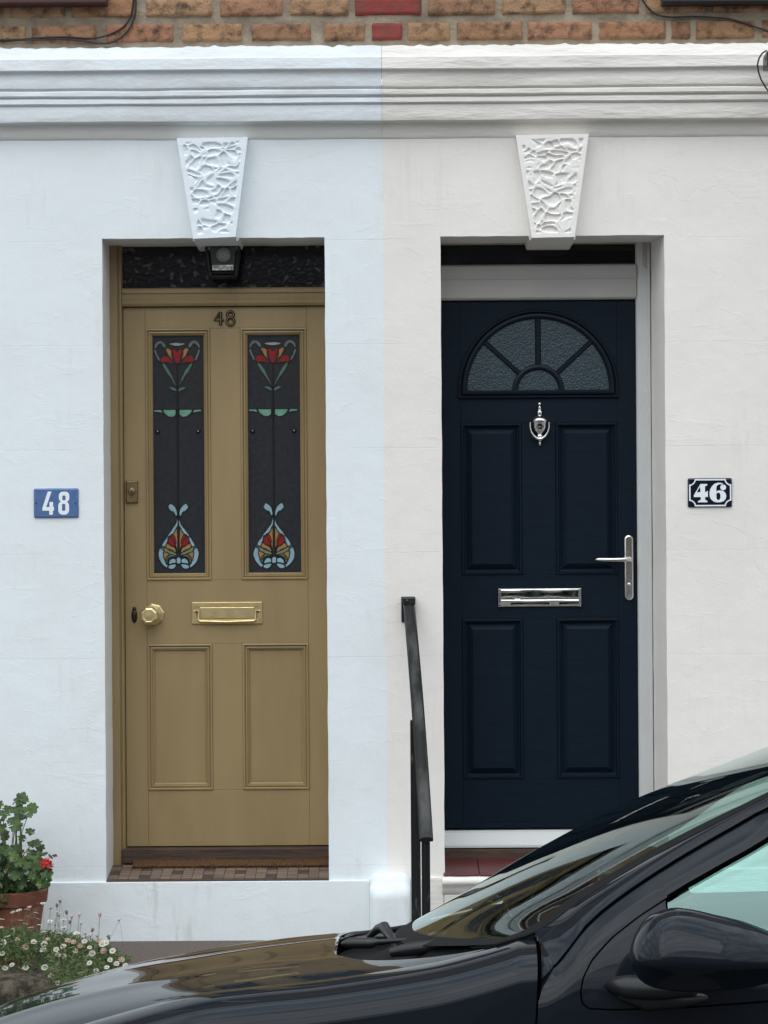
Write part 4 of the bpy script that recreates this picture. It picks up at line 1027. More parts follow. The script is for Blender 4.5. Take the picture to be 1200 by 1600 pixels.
# pot
PY = -.34; kP = FPX/(CAMD+PY); pc = wp(15, 1420, PY); prx = (76-15)/kP; rimz = wp(30, 1387, PY).z
pot = MB(); hr = wp(30, 1409, PY).z-rimz
z0p = .0-rimz
pot.lathe([(.66*prx, z0p), (.885*prx, hr-.001), (.89*prx, hr), (.945*prx, hr+.0005), (.955*prx, hr+.004), (.995*prx, -.004), (.985*prx, 0), (.925*prx, .0005), (.91*prx, -.004), (.88*prx, -.03)], (pc.x, PY, rimz), 'Z', 64)
pot.lathe([(.89*prx, -.024), (.0001, -.02)], (pc.x, PY, rimz), 'Z', 32, 1)
po = build(pot, 'plant_pot', ['terra', 'soil'], origin=(pc.x, PY, 0)); md = po.modifiers.new('split', 'EDGE_SPLIT'); md.split_angle = R(25)
tag(po, 'weathered terracotta pot against the white plinth, left edge', 'plant pot')
ger = thing('geranium', (pc.x, PY, rimz-.02), 'leafy green geranium with one red flower growing in the terracotta pot', 'plant')
rnd = random.Random(5)
mbL = MB(); mbS = MB()
def gleaf(mb, c, nrm, up, Rr, cup=.25):
    nrm = nrm.normalized(); a = (up-nrm*up.dot(nrm)).normalized(); b = nrm.cross(a); pts = []; n = 36
    ring1 = []; ring2 = []; ph = rnd.random()*9
    for k in range(n+1):
        t = k/n; ang = R(200)*2*(t-.5)*.86
        lob = abs(math.cos(ang*3.0+.0)); r_ = Rr*(.58+.42*lob**.7-.07*math.cos(ang*17)); wv = .10*Rr*math.sin(ang*3.5+ph)
        p = c+a*math.cos(ang)*r_+b*math.sin(ang)*r_+nrm*(cup*Rr+wv)
        ring1.append(c+a*math.cos(ang)*r_*.5+b*math.sin(ang)*r_*.5+nrm*(cup*.28*Rr+wv*.3)); ring2.append(p)
    mb.grid([[c]*(n+1), ring1, ring2], 0, True)
heads = []
def region(px, py):  # photo silhouette of the plant
    tab = [(1245, 60), (1262, 78), (1280, 62), (1300, 55), (1325, 72), (1345, 80), (1375, 82), (1390, 76)]
    return px < interp(tab, py)
count = 0; tries = 0
while count < 420 and tries < 20000:
    tries += 1
    py = rnd.uniform(1247, 1392) if count < 200 else rnd.uniform(1325, 1396); px = rnd.uniform(-110, 78)
    if not region(px+5, py): continue
    yy = PY+rnd.uniform(-.16, .12)
    if py < 1300 and px > 8 and rnd.random() < .45: continue
    if 1296 < py < 1330 and 12 < px < 42 and rnd.random() < .85: continue
    c = wp(px, py, yy)
    outw = Vector((c.x-pc.x, c.y-PY-.05, .12+rnd.uniform(-.05, .2))).normalized()
    nrm = (outw*.6+Vector((rnd.uniform(-.6, .6), rnd.uniform(-1, -.1), rnd.uniform(.1, .8)))).normalized()
    Rr = rnd.uniform(.014, .027)*(1.1 if py < 1300 else .95)
    gleaf(mbL, c, nrm, Vector((rnd.uniform(-1, 1), 0, rnd.uniform(-.2, 1))), Rr, rnd.uniform(-.25, .3))
    base = Vector((pc.x+(c.x-pc.x)*.35, PY+(c.y-PY)*.3, max(rimz-.02, rimz+(c.z-rimz)*.45)))
    if count % 3 == 0: mbS.tube([base, (base+c)/2+Vector((0, 0, .012)), c], .0016, 5)
    count += 1
for k in range(9):
    a = rnd.uniform(0, 6.28); rr_ = rnd.uniform(.0, .06); p0 = Vector((pc.x+rr_*math.cos(a), PY+rr_*math.sin(a), rimz-.02)); tip = wp(rnd.uniform(-50, 60), rnd.uniform(1262, 1340), PY)
    mbS.tube([p0, p0.lerp(tip, .5)+Vector((rnd.uniform(-.02, .02), 0, .02)), tip], [.005, .0045, .003], 6)
fc = wp(71, 1353, PY-.06)
mbS.tube([Vector((pc.x+.05, PY-.04, rimz)), wp(58, 1380, PY-.05), fc], .0018, 5)
build(mbL, 'foliage', 'leaf', ger); build(mbS, 'stems', 'stem', ger)
mb = MB()
for k in range(75):
    v = Vector((rnd.gauss(0, 1), rnd.gauss(0, 1), rnd.gauss(0, 1))).normalized(); v.y = -abs(v.y)*.9; c = fc+Vector((v.x*.026, v.y*.022, v.z*.026))
    s1 = v.orthogonal().normalized(); s2 = v.cross(s1); a = rnd.random()*6.28; d1 = s1*math.cos(a)+s2*math.sin(a); d2 = v.cross(d1)
    r_ = rnd.uniform(.008, .013); mb.add([c, c+d1*r_*.7+d2*r_*.5+v*.003, c+d1*r_*1.3+v*.001, c+d1*r_*.7-d2*r_*.5+v*.003], [(0, 1, 2, 3)], 0, True)
build(mb, 'flower_head', 'redpetal', ger)
mb = MB(); b0 = fc
for px_, py_ in ((76, 1335), (83, 1336), (79, 1338.5), (86, 1335)):
    e = wp(px_, py_, PY-.05); mb.tube([b0+Vector((0, .01, .01)), wp(77, 1340, PY-.05), e], [.001, .001, .0012], 5); mb.tube([e, e+Vector((.004, -.002, -.003)), e+Vector((.008, -.003, -.008))], [.002, .004, .001], 6)
build(mb, 'flower_buds', 'bud', ger)
mb = MB(); gleaf(mb, wp(74, 1362, PY-.07), Vector((.5, -.6, .6)), Vector((1, 0, -.35)), .022); gleaf(mb, wp(66, 1367, PY-.06), Vector((-.1, -.9, .3)), Vector((1, 0, -.5)), .019)
build(mb, 'drooping_leaf', 'leaf', ger)

# another foliage clump at the very left edge in front of the pot (part of the geranium's neighbour)
fern = thing('trailing_plant', tuple(wp(-30, 1400, -.5)), 'bright green trailing plant overhanging the pot at the left edge', 'plant')
mb = MB()
for k in range(420):
    px_, py_ = rnd.gauss(-32, 22), rnd.uniform(1355, 1425)
    if px_ > interp([(1355, -2), (1375, 10), (1390, 16), (1405, 18), (1425, 8)], py_): continue
    c = wp(px_, py_, -.5+rnd.uniform(-.03, .03)); d = Vector((rnd.uniform(-1, 1), rnd.uniform(-.8, .2), rnd.uniform(-1, .6))).normalized()*rnd.uniform(.008, .016); s = d.cross(Vector((rnd.uniform(-.4, .4), 1, .3))).normalized()*.0045
    mb.add([c-d, c+s, c+d, c-s], [(0, 1, 2, 3)])
build(mb, 'foliage', 'leaf', fern)
mb = MB()
for k in range(14):
    c = wp(rnd.uniform(-60, 5), rnd.uniform(1360, 1415), -.5); mb.tube([Vector((wp(-45, 1400, -.5).x, -.5, .0)), c], .0014, 5)
build(mb, 'stems', 'stem', fern)

# fleabane mound
fl = thing('daisy_clump', (-1.35, -.68, 0), 'low clump of small white and pink daisies at the forecourt edge', 'flowering plant')
mb = MB(); rnd = random.Random(11)
def mound(x):   # top height of greenery
    return interp([(-2.4, .17), (-1.9, .17), (-1.5, .165), (-1.3, .155), (-1.15, .135), (-1.02, .10), (-.95, .055), (-.89, 0)], x)
nb = 0
while nb < 15000:
    x = rnd.uniform(-2.2, -.91); y = rnd.uniform(-.96, -.42); h = mound(x)*(1-((y+.66)/.33)**2*.55)
    if h <= .004: continue
    z = rnd.random()**.45*h
    if x < -1.13 and y < -.83: continue
    if y < -.8: z = rnd.uniform(.02, max(.03, h))
    d = Vector((rnd.gauss(0, .6), rnd.gauss(-.2, .6), rnd.uniform(.1, 1.1))).normalized()*rnd.uniform(.012, .034); c = Vector((x, y, z)); wv = rnd.uniform(.0009, .0022)
    s = d.cross(Vector((rnd.uniform(-1, 1), rnd.uniform(-1, 1), .2))).normalized()*wv
    bend = Vector((rnd.uniform(-.006, .006), 0, -.004))
    mb.add([c-s*.5, c+d*.55-s*1.6, c+d+bend, c+d*.55+s*1.6], [(0, 1, 2, 3)])
    nb += 1
tag(build(mb, 'foliage', 'leaf2', fl), kind='stuff')
def daisy(kind):
    "head and stem, head at the origin, stem down"
    mb = MB(); n = 22
    if kind < 2:
        Rr = .0115; mi = 0 if kind == 0 else 1
        for k in range(n):
            a = 2*math.pi*k/n; da = .11; l = Rr*rnd.uniform(.88, 1.06); zz = rnd.uniform(-.001, .0015)
            mb.add([(.003*math.cos(a), .003*math.sin(a), .001), (l*.8*math.cos(a-da), l*.8*math.sin(a-da), .002+zz), (l*math.cos(a), l*math.sin(a), .0015+zz), (l*.8*math.cos(a+da), l*.8*math.sin(a+da), .002+zz)], [(0, 1, 2, 3)], mi)
        mb.lathe([(.0042, .001), (.0036, .003), (.0001, .0036)], (0, 0, 0), 'Z', 10, 2)
        mb.lathe([(.0012, -.004), (.0035, 0), (.0045, .0012)], (0, 0, 0), 'Z', 8, 3)
    else:
        mb.lathe([(.0012, -.007), (.0045, -.003), (.0042, .001), (.0065, .006), (.004, .008), (.0001, .006)], (0, 0, 0), 'Z', 10, 1 if kind == 2 else 3)
    mb.tube([(0, 0, -.003), (.001, .001, -.03), (-.002, .0, -.06), (0, .002, -.10)], .0005, 4, 3)
    return mb
protos = []
def flower(kind, loc, tilt, sc_):
    if kind not in dict(protos):
        o = build(daisy(kind), 'daisy_flower', ['petal', 'petalpink', 'yolk', 'stem'], fl, local=True); protos.append((kind, o))
    else:
        o = dict(protos)[kind].copy(); sc.collection.objects.link(o); o.parent = fl
    o.location = Vector(loc)-Vector(fl.location); o.rotation_euler = tilt; o.scale = (sc_,)*3
pix = [(67, 1412, 0), (79, 1420, 0), (90, 1426, 0), (42, 1422, 0), (30, 1423, 0), (20, 1426, 1), (46, 1418, 1), (56, 1427, 0), (43, 1433, 1), (32, 1439, 0), (39, 1444, 0), (92, 1431, 0), (58, 1436, 0), (78, 1440, 0), (99, 1438, 0), (112, 1433, 2), (124, 1430, 2), (156, 1430, 2), (186, 1438, 0), (94, 1409, 3), (89, 1415, 3), (127, 1443, 0), (100, 1450, 0), (120, 1459, 0), (124, 1461, 0), (133, 1459, 2), (142, 1461, 2), (68, 1457, 0), (91, 1459, 0), (12, 1464, 0), (5, 1473, 0), (69, 1475, 0), (67, 1484, 0), (53, 1472, 0), (99, 1479, 0), (88, 1484, 0), (91, 1492, 0), (132, 1471, 0), (140, 1481, 0), (144, 1490, 0), (154, 1470, 1), (160, 1475, 0), (166, 1474, 0), (176, 1486, 0), (162, 1486, 1), (132, 1508, 0), (140, 1505, 0), (8, 1513, 0), (19, 1508, 0), (40, 1512, 0), (70, 1512, 0), (84, 1512, 1), (90, 1516, 1), (106, 1470, 1), (118, 1486, 1), (100, 1494, 1), (40, 1480, 1), (27, 1468, 1), (172, 1500, 0), (182, 1506, 0), (190, 1500, 1), (150, 1517, 0), (167, 1512, 0), (196, 1509, 0), (44, 1532, 0), (78, 1530, 0), (80, 1526, 1), (90, 1536, 0), (115, 1472, 1), (75, 1468, 1), (152, 1463, 0), (170, 1465, 3), (144, 1454, 3), (1, 1450, 1), (3, 1437, 0), (4, 1490, 0), (-12, 1450, 0), (-20, 1480, 0), (62, 1446, 0), (104, 1426, 3), (109, 1441, 3), (86, 1445, 0), (20, 1452, 1), (48, 1450, 0), (125, 1478, 1), (138, 1497, 1)]
for (px_, py_, kd) in pix:
    f_ = (py_-1410)/125; yy = -.58-.28*f_+rnd.uniform(-.05, .05)
    p = wp(px_, py_, yy)
    lo = f_ > .45
    tx = rnd.uniform(.55, 1.05) if lo else rnd.uniform(.05, .35)
    flower(kd, p, (tx, rnd.uniform(-.35, .35), rnd.uniform(0, 6)) if not lo else (tx, rnd.uniform(-.3, .3), 0), rnd.uniform(.85, 1.15))
mb = MB()
for (px_, py_, kd) in pix[:26]:
    p = wp(px_, py_, -.6); q = Vector((p.x+rnd.uniform(-.03, .01)-(.06 if px_ > 180 else 0), -.62, .04)); mb.tube([p+Vector((0, 0, -.004)), p.lerp(q, .5)+Vector((rnd.uniform(-.004, .004), 0, .0)), q], .00055, 4)
tag(build(mb, 'stems', 'stem', fl), kind='stuff')

# ------------------------------------------------------------------ the car
CB = R(6.6); YN = -4.25; ZR = -.20; CW = 1.54
car = thing('parked_car', (0, YN, ZR), 'black hatchback parked in front of the houses, nose to the left', 'car', rot=(-CB, 0, 0))
def cp(px, py, v):
    w_ = 1.0
    for _ in range(5):
        y = YN+v*math.cos(CB)+w_*math.sin(CB); p = wp(px, py, y)
        w_ = (p.z-ZR+v*math.sin(CB))/math.cos(CB)
    return p.x, w_
def cbuild(mb, name, mats, parent=car, **k): return build(mb, name, mats, parent, local=True, **k)
def tabp(lst, v): return [cp(a, b, v) for a, b in lst]
CREST = [(-1.30, .42), (-1.18, .54), (-1.05, .62), (-.90, .70), (-.74, .765)]+tabp([(133, 1600), (300, 1556), (400, 1543), (500, 1533), (675, 1506), (768, 1482), (838, 1459)], .13)
CENT = [(-1.38, .50), (-1.26, .60), (-1.10, .68), (-.97, .73)]+tabp([(0, 1568), (83, 1537), (200, 1508), (300, 1492), (400, 1477), (500, 1465), (617, 1452)], .95)+[(.3, cp(617, 1452, .95)[1]+.06)]
def crest(u): return interp(CREST, u)
def cent(u): return max(interp(CENT, u), crest(u)+.004)
def plan(u):    # side of the car moves inboard towards the nose
    return 0 if u > -.45 else .30*((-.45-u)/.9)**2.2
VI = .155
def bonnet(u, v):
    pl_ = plan(u); a = VI+pl_; t = (v-a)/(CW-2*a); t = max(0, min(1, t)); k = 1-(2*t-1)**2; k = k**.75
    rl = abs(v-CW/2)-(.40+.08*u); rdg = .0035*math.exp(-(rl/.035)**2)*min(1, max(0, (.05-u)/.25)) - .003*math.exp(-((rl+.16)/.09)**2)
    return crest(u)+(cent(u)-crest(u))*k+rdg*min(1, 4*t*(1-t)*3)
def uedge(v):  # rear edge of the bonnet, swept forward in the middle
    t = abs(v-CW/2)/(CW/2-VI); t = min(1, t)
    return -.115+.315*t**5
mb = MB(); rows = []
nv = 48
for i in range(61):
    s = i/60; row = []
    for j in range(nv+1):
        tj = j/nv; ue = uedge(VI+(CW-2*VI)*tj); un = -1.26-.10*(1-(2*tj-1)**2)
        u = un+(ue-un)*(1-(1-s)**1.15)
        a = VI+plan(u); v = a+(CW-2*a)*tj
        row.append((u, v, bonnet(u, v)))
    rows.append(row)
mb.grid(rows, 0, True, flip=True)
last = rows[-1]; mb.grid([last, [(p[0]+.006, p[1], p[2]-.003) for p in last], [(p[0]+.004, p[1], p[2]-.02) for p in last], [(p[0]-.03, p[1], p[2]-.03) for p in last]], 0, True, flip=True)
cbuild(mb, 'bonnet', 'paint')
# side skin : v as a function of height below the local top line
DO = [(.25, .86), (.285, .90)]+tabp([(873, 1500), (908, 1453), (955, 1412), (1054, 1348), (1200, 1267)], .09)+[(.90, 1.30), (1.05, 1.345), (1.3, 1.385), (1.7, 1.40), (2.1, 1.385), (2.5, 1.33)]
def douter(u): return interp(DO, u)
def vbase(w_):
    if w_ < .85: return .012*((.6-w_)/.4)**2
    t = w_-.85; return .46*t*t/(t+.15)+.012*(.25/.4)**2 if t > 0 else 0
def wingrow(u, n=16):
    "from the sill up over the shoulder to the bonnet edge"
    top = crest(u); pl_ = plan(u); pts = []
    ua = -.60; Rw = .335; low = .24
    if abs(u-ua) < Rw: low = max(low, .10+.20+math.sqrt(Rw*Rw-(u-ua)**2)-.02)
    sh = .075
    for k in range(n+1):
        t = k/n; w_ = low+(top-sh-low)*t; pts.append((u, pl_+vbase(min(w_, .84))+.006*math.sin(t*3), w_))
    v0 = pts[-1][1]
    for k in range(1, 13):   # shoulder quarter-round
        a = R(90*k/12); pts.append((u, v0+(VI-.004-vbase(.7)-.0)*(1-math.cos(a)), top-sh+sh*math.sin(a)))
    return pts
us = [-1.30+.02*i for i in range(76)]+[.235, .255]
us = [u for u in us if u < .262]
def wing(mirror):
    mb = MB(); rows = [wingrow(u) for u in us]
    # last part leans with the door shut line
    e = wingrow(.262); rows.append([(.262+.032*min(1, max(0, (p[2]-.55)/.45)), p[1], p[2]) for p in e])
    if mirror: rows = [[(p[0], CW-p[1], p[2]) for p in r] for r in rows]
    mb.grid(rows, 0, True, flip=not mirror); return mb
cbuild(wing(0), 'front_wing', 'paint'); cbuild(wing(1), 'front_wing', 'paint')
# windscreen
WN = tabp([(774, 1476), (844, 1453), (908, 1407), (996, 1354), (1083, 1307), (1200, 1249)], .16)+[(.92, 1.315), (1.06, 1.365)]
WC = [(a, b+c) for (a, b), c in zip(tabp([(618, 1463), (740, 1394), (850, 1333), (996, 1260), (1200, 1180)], CW/2), (0, .003, .008, .011, .012))]+[(1.02, 1.395), (1.12, 1.42)]
def along(tab, t, key=0):
    # param by normalised length
    seg = [math.dist(tab[i], tab[i+1]) for i in range(len(tab)-1)]; tot = sum(seg); d = [0]
    for s in seg: d.append(d[-1]+s/tot)
    return interp(list(zip(d, [p[0] for p in tab])), t), interp(list(zip(d, [p[1] for p in tab])), t)
VG = .16
def screen(t, s):  # t up the glass, s across 0..1
    a = along(WN, t); b = along(WC, t); k = 1-abs(2*s-1)**2.9
    vn = .150+.05*t
    return (a[0]+(b[0]-a[0])*k, vn+(CW-2*vn)*s, a[1]+(b[1]-a[1])*k)
def sgrid(t0, t1, s0, s1, n, m_, off=0):
    return [[tuple(Vector(screen(t0+(t1-t0)*i/n, s0+(s1-s0)*j/m_))+Vector((-off*.5, 0, off))) for j in range(m_+1)] for i in range(n+1)]
mb = MB(); mb.grid(sgrid(0, 1, 0, 1, 40, 48), 0, True, flip=True); cbuild(mb, 'windscreen', 'screen')
mb = MB()
for (t0, t1, s0, s1, n, m_) in ((0, .035, 0, 1, 2, 48), (.035, 1, 0, .022, 40, 2), (.035, 1, .978, 1, 40, 2), (.965, 1, .022, .978, 2, 44)):
    mb.grid(sgrid(t0, t1, s0, s1, n, m_, .0015), 0, True, flip=True)
cbuild(mb, 'windscreen_border', 'rubber')
for e_, dy_ in ((0, -.003), (1, .003)):
    mb = MB(); mb.tube([Vector(screen(i/30, e_))+Vector((0, dy_, .001)) for i in range(31)], .0045, 6); cbuild(mb, 'windscreen_seal', 'rubber')
# scuttle panel
mb = MB(); rows = []
for i in range(9):
    t = i/8; row = []
    for j in range(41):
        s = j/40; g = screen(0.0, s); v = g[1]; ue = uedge(v); bz = bonnet(ue, v)
        p = Vector((ue+.001, v, bz-.040)).lerp(Vector(g)+Vector((.02, 0, -.004)), t); p.z -= .030*math.sin(t*math.pi)
        row.append(tuple(p))
    rows.append(row)
mb.grid(rows, 0, True, flip=True); cbuild(mb, 'scuttle_panel', 'rubber')
# pillars, roof rails, doors
DWIN = [(.50, 1.02)]+[cp(1051, 1398, .06), cp(1120, 1357, .09), cp(1200, 1310, .12)]+[(.90, 1.262), (1.05, 1.305), (1.3, 1.345), (1.7, 1.36), (2.1, 1.335), (2.5, 1.26)]
def dinner(u): return interp(DWIN, u)
def belt(u): return .968+.02*(u-.5)
def vside(u, w_, top=None):
    d = douter(u)-w_; r_ = max(0, 1-d/.07) if d > 0 else 1
    return vbase(w_)+.030*r_*r_*(1 if u < .75 else .3)
def column(u, w0, w1, n, mirror=False):
    out = []
    for k in range(n+1):
        w_ = w0+(w1-w0)*k/n; v = vside(u, w_); out.append((u, CW-v if mirror else v, w_))
    return out
def door(mirror):
    mb = MB(); fl_ = not mirror; uu = [.300+(.54-.300)*i/16 for i in range(17)]
    rows = [column(u, .24, douter(u)-.002, 30, mirror) for u in uu]
    rows = [[(p[0]-(1-min(1, max(0, (p[2]-.55)/.45)))*.032*(1-i/16)-.002*(1-i/16), p[1], p[2]) for p in r] for i, r in enumerate(rows)]
    mb.grid(rows, 0, True, flip=fl_)
    uu = [.54+.04*i for i in range(22)]
    mb.grid([column(u, .24, belt(u), 22, mirror) for u in uu], 0, True, flip=fl_)
    mb.grid([column(u, dinner(u), douter(u)-.002, 5, mirror) for u in uu], 0, True, flip=fl_)
    return mb
for mir in (0, 1):
    dobj = cbuild(door(mir), 'door', 'paint')
    sg = (lambda p: (p[0], CW-p[1], p[2])) if mir else (lambda p: p)
    mb = MB(); uu = [.545+.04*i for i in range(22)]
    mb.grid([[sg((p[0], p[1]+.012, p[2])) for p in column(u, belt(u)-.01, dinner(u)+.006, 8)] for u in uu], 0, True, flip=not mir)
    cbuild(mb, 'door_window', 'carglass', dobj)
    mb = MB(); mb.tube([sg((u, vside(u, dinner(u))+.004, dinner(u))) for u in uu], .0055, 6); mb.tube([sg((u, vside(u, belt(u)), belt(u)+.004)) for u in [.50]+uu], .008, 6)
    cbuild(mb, 'window_seal', 'gap', dobj)
    # pillar between door and screen, running into the roof
    mb = MB(); rows = []
    for i in range(46):
        t = .085+i/45*(1-.085); g = screen(t, 0); ud = g[0]+.0
        # matching point on the door line
        u = interp([(0.085, .322), (.3, .43), (.5, .60), (.75, .90), (1.0, 1.15)], t); w_ = douter(u)
        p0 = Vector((u, vside(u, w_-.002), w_+.003)); p1 = Vector(g)+Vector((0, -.004, .003)); mid = p0.lerp(p1, .5)+Vector((-.004, -.012, .010))
        rows.append([sg(tuple(p0*(1-s)**2+mid*2*s*(1-s)+p1*s*s)) for s in [k/6 for k in range(7)]])
    mb.grid(rows, 0, True, flip=not mir); cbuild(mb, 'windscreen_pillar', 'paint')
    # wing-to-pillar gusset
    mb = MB(); rows = []
    for i in range(13):
        u = .262+i*.006+.0; pass
    wr = wingrow(.262); wr = [(.262+.032*min(1, max(0, (p[2]-.55)/.45))+.001, p[1], p[2]) for p in wr][-13:]
    pr0 = rows
    t0 = .085; g = screen(t0, 0); u = .322; w_ = douter(u)
    p0 = Vector((u, vside(u, w_-.002), w_+.003)); p1 = Vector(g)+Vector((0, -.004, .003)); mid = p0.lerp(p1, .5)+Vector((-.004, -.012, .010))
    tgt = [p0*(1-s)**2+mid*2*s*(1-s)+p1*s*s for s in [k/12 for k in range(13)]]
    rows = [[sg(tuple(Vector(a).lerp(b, q)-Vector((0, 0, 0)))) for a, b in zip(wr, tgt)] for q in [.025+.965*k/6 for k in range(7)]]
    mb.grid(rows, 0, True, flip=not mir); cbuild(mb, 'pillar_base', 'paint')
    # rear side
    mb = MB(); uu = [1.388+.04*i for i in range(30)]
    def rrow(u, lo_, hi_, n):
        tp_ = max(0, (u-2.0)/.6); return [sg((p[0], p[1]+.10*tp_**2, p[2])) for p in column(u, lo_, hi_, n)]
    def lowr(u): return .24 if abs(u-1.85) > .33 else max(.24, .28+math.sqrt(.33**2-(u-1.85)**2))
    mb.grid([rrow(u, lowr(u), belt(u), 16) for u in uu], 0, True, flip=not mir)
    mb.grid([rrow(u, dinner(u), douter(u), 5) for u in uu], 0, True, flip=not mir)
    mb.grid([rrow(u, belt(u), dinner(u), 5) for u in uu[:3]], 0, True, flip=not mir); mb.grid([rrow(u, belt(u), dinner(u), 5) for u in uu[20:]], 0, True, flip=not mir)
    rs = cbuild(mb, 'rear_side_panel', 'paint')
    mb = MB(); mb.grid([[(p[0], p[1]+(-.008 if mir else .008), p[2]) for p in rrow(u, belt(u), dinner(u), 5)] for u in uu[2:21]], 0, True, flip=not mir); cbuild(mb, 'rear_side_window', 'carglass', rs)
    # gap liners (dark shut lines)
    mb = MB(); ln = [sg((p[0]+.003, p[1]+.006, p[2])) for p in [(.262+.032*min(1, max(0, (p[2]-.55)/.45)), p[1], p[2]) for p in wingrow(.262)][:26]]
    mb.tube(ln, .0045, 6); mb.tube([sg((u, vside(u, douter(u)-.002)-.0005, douter(u)+.0005)) for u in [.296+.03*i for i in range(30)]], .0030, 6)
    mb.tube([sg((Vector(wr[k]).lerp(tgt[k], .012)+Vector((0, .001, -.0005)))[:]) for k in range(13)], .0028, 6)
    mb.tube([sg((1.386, vside(1.386, w_)+.006, w_)) for w_ in [.24+.08*i for i in range(11)]], .006, 6)
    cbuild(mb, 'shut_line_seal', 'gap')
    # pressed line around the mirror corner of the door
    mb = MB()
    pts = [(1051, 1398), (1000, 1431), (955, 1466), (925, 1500), (911, 1528), (907, 1552), (910, 1568), (920, 1576), (960, 1578), (1060, 1575), (1160, 1568), (1290, 1556)]
    pp = []
    for i in range(len(pts)-1):
        for s in range(5): t = s/5; pp.append((pts[i][0]*(1-t)+pts[i+1][0]*t, pts[i][1]*(1-t)+pts[i+1][1]*t))
    ln = []
    for a, b in pp:
        v = .02
        for _ in range(4): u, w_ = cp(a, b, v); v = vside(u, w_)
        ln.append(Vector((u, v, w_)))
    sm = [ln[0]]+[(ln[i-1]+ln[i]*2+ln[i+1])/4 for i in range(1, len(ln)-1)]+[ln[-1]]
    mb.tube([sg(tuple(p+Vector((0, .0005, 0)))) for p in sm], .0018, 6); cbuild(mb, 'door_crease', 'gap', dobj)
# roof and tail
mb = MB(); rows = []
for i in range(31):
    u = 1.10+i*.05; row = []
    for j in range(25):
        s = j/24; k = (1-(2*s-1)**2); uu_ = u+(-.0 if i else 0); wt = douter(min(max(u, 1.1), 2.5)); vn = vside(min(u, 2.5), wt-.003)+(.10*max(0, (u-2.0)/.6)**2)
        row.append((u-.03*k if i == 0 else u, vn+(CW-2*vn)*s, wt+.045*k**.6*(1 if u < 2.2 else 1)-max(0, u-2.45)*.6))
    rows.append(row)
mb.grid(rows, 0, True, flip=True); cbuild(mb, 'roof', 'paint')
mb = MB(); rows = []
for (u, w_, ins) in ((2.60, 1.30, .16), (2.68, 1.20, .15), (2.74, 1.05, .12), (2.80, .98, .10), (2.83, .80, .10), (2.84, .5, .12), (2.80, .26, .14)):
    rows.append([(u-.12*abs(2*s-1)**3, ins+(CW-2*ins)*s, w_) for s in [k/16 for k in range(17)]])
mb.grid(rows, 0, True, flip=True); cbuild(mb, 'tailgate', 'paint')
# nose : bumper and lamps
mb = MB(); rows = []
for (u0, w_) in ((-1.33, .60), (-1.42, .52), (-1.46, .42), (-1.45, .30), (-1.38, .22)):
    rows.append([(u0+.24*abs(2*s-1)**2.6, .10+(CW-.2)*s, w_-.05*abs(2*s-1)**3) for s in [k/24 for k in range(25)]])
mb.grid(rows, 0, True, flip=False); cbuild(mb, 'front_bumper', 'paint')
for sgn in (0, 1):
    mb = MB(); rows = []
    for i in range(9):
        for_ = i/8; row = []
        for j in range(9):
            s = j/8; u = -1.34+.30*for_; v = plan(u)+.03+.16*s; row.append((u, CW-v if sgn else v, crest(u)-.05-.10*(1-s)*(1-for_)+.01*math.sin(for_*3)))
        rows.append(row)
    mb.grid(rows, 0, True); cbuild(mb, 'headlight', 'lampglass')
mb = MB(); mb.box(-1.25, 2.7, .20, CW-.2, .18, .24); mb.box(-1.2, .20, .22, CW-.22, .24, .52); cbuild(mb, 'underbody', 'plastic')
for (uw) in (-.60, 1.85):
    for mir in (0, 1):
        vc = .10 if not mir else CW-.10
        mb = MB(); mb.lathe([(.19, -.085), (.28, -.09), (.305, -.06), (.31, 0), (.305, .06), (.28, .09), (.19, .085)], (uw, vc, .31), 'Y', 40)
        tw = cbuild(mb, 'wheel', 'tyre'); mb = MB(); sd = -1 if not mir else 1
        mb.lathe([(.20, sd*.075), (.185, sd*.05), (.06, sd*.045), (.03, sd*.07), (.0001, sd*.07)], (uw, vc, .31), 'Y', 40)
        cbuild(mb, 'rim', 'alloy', tw)
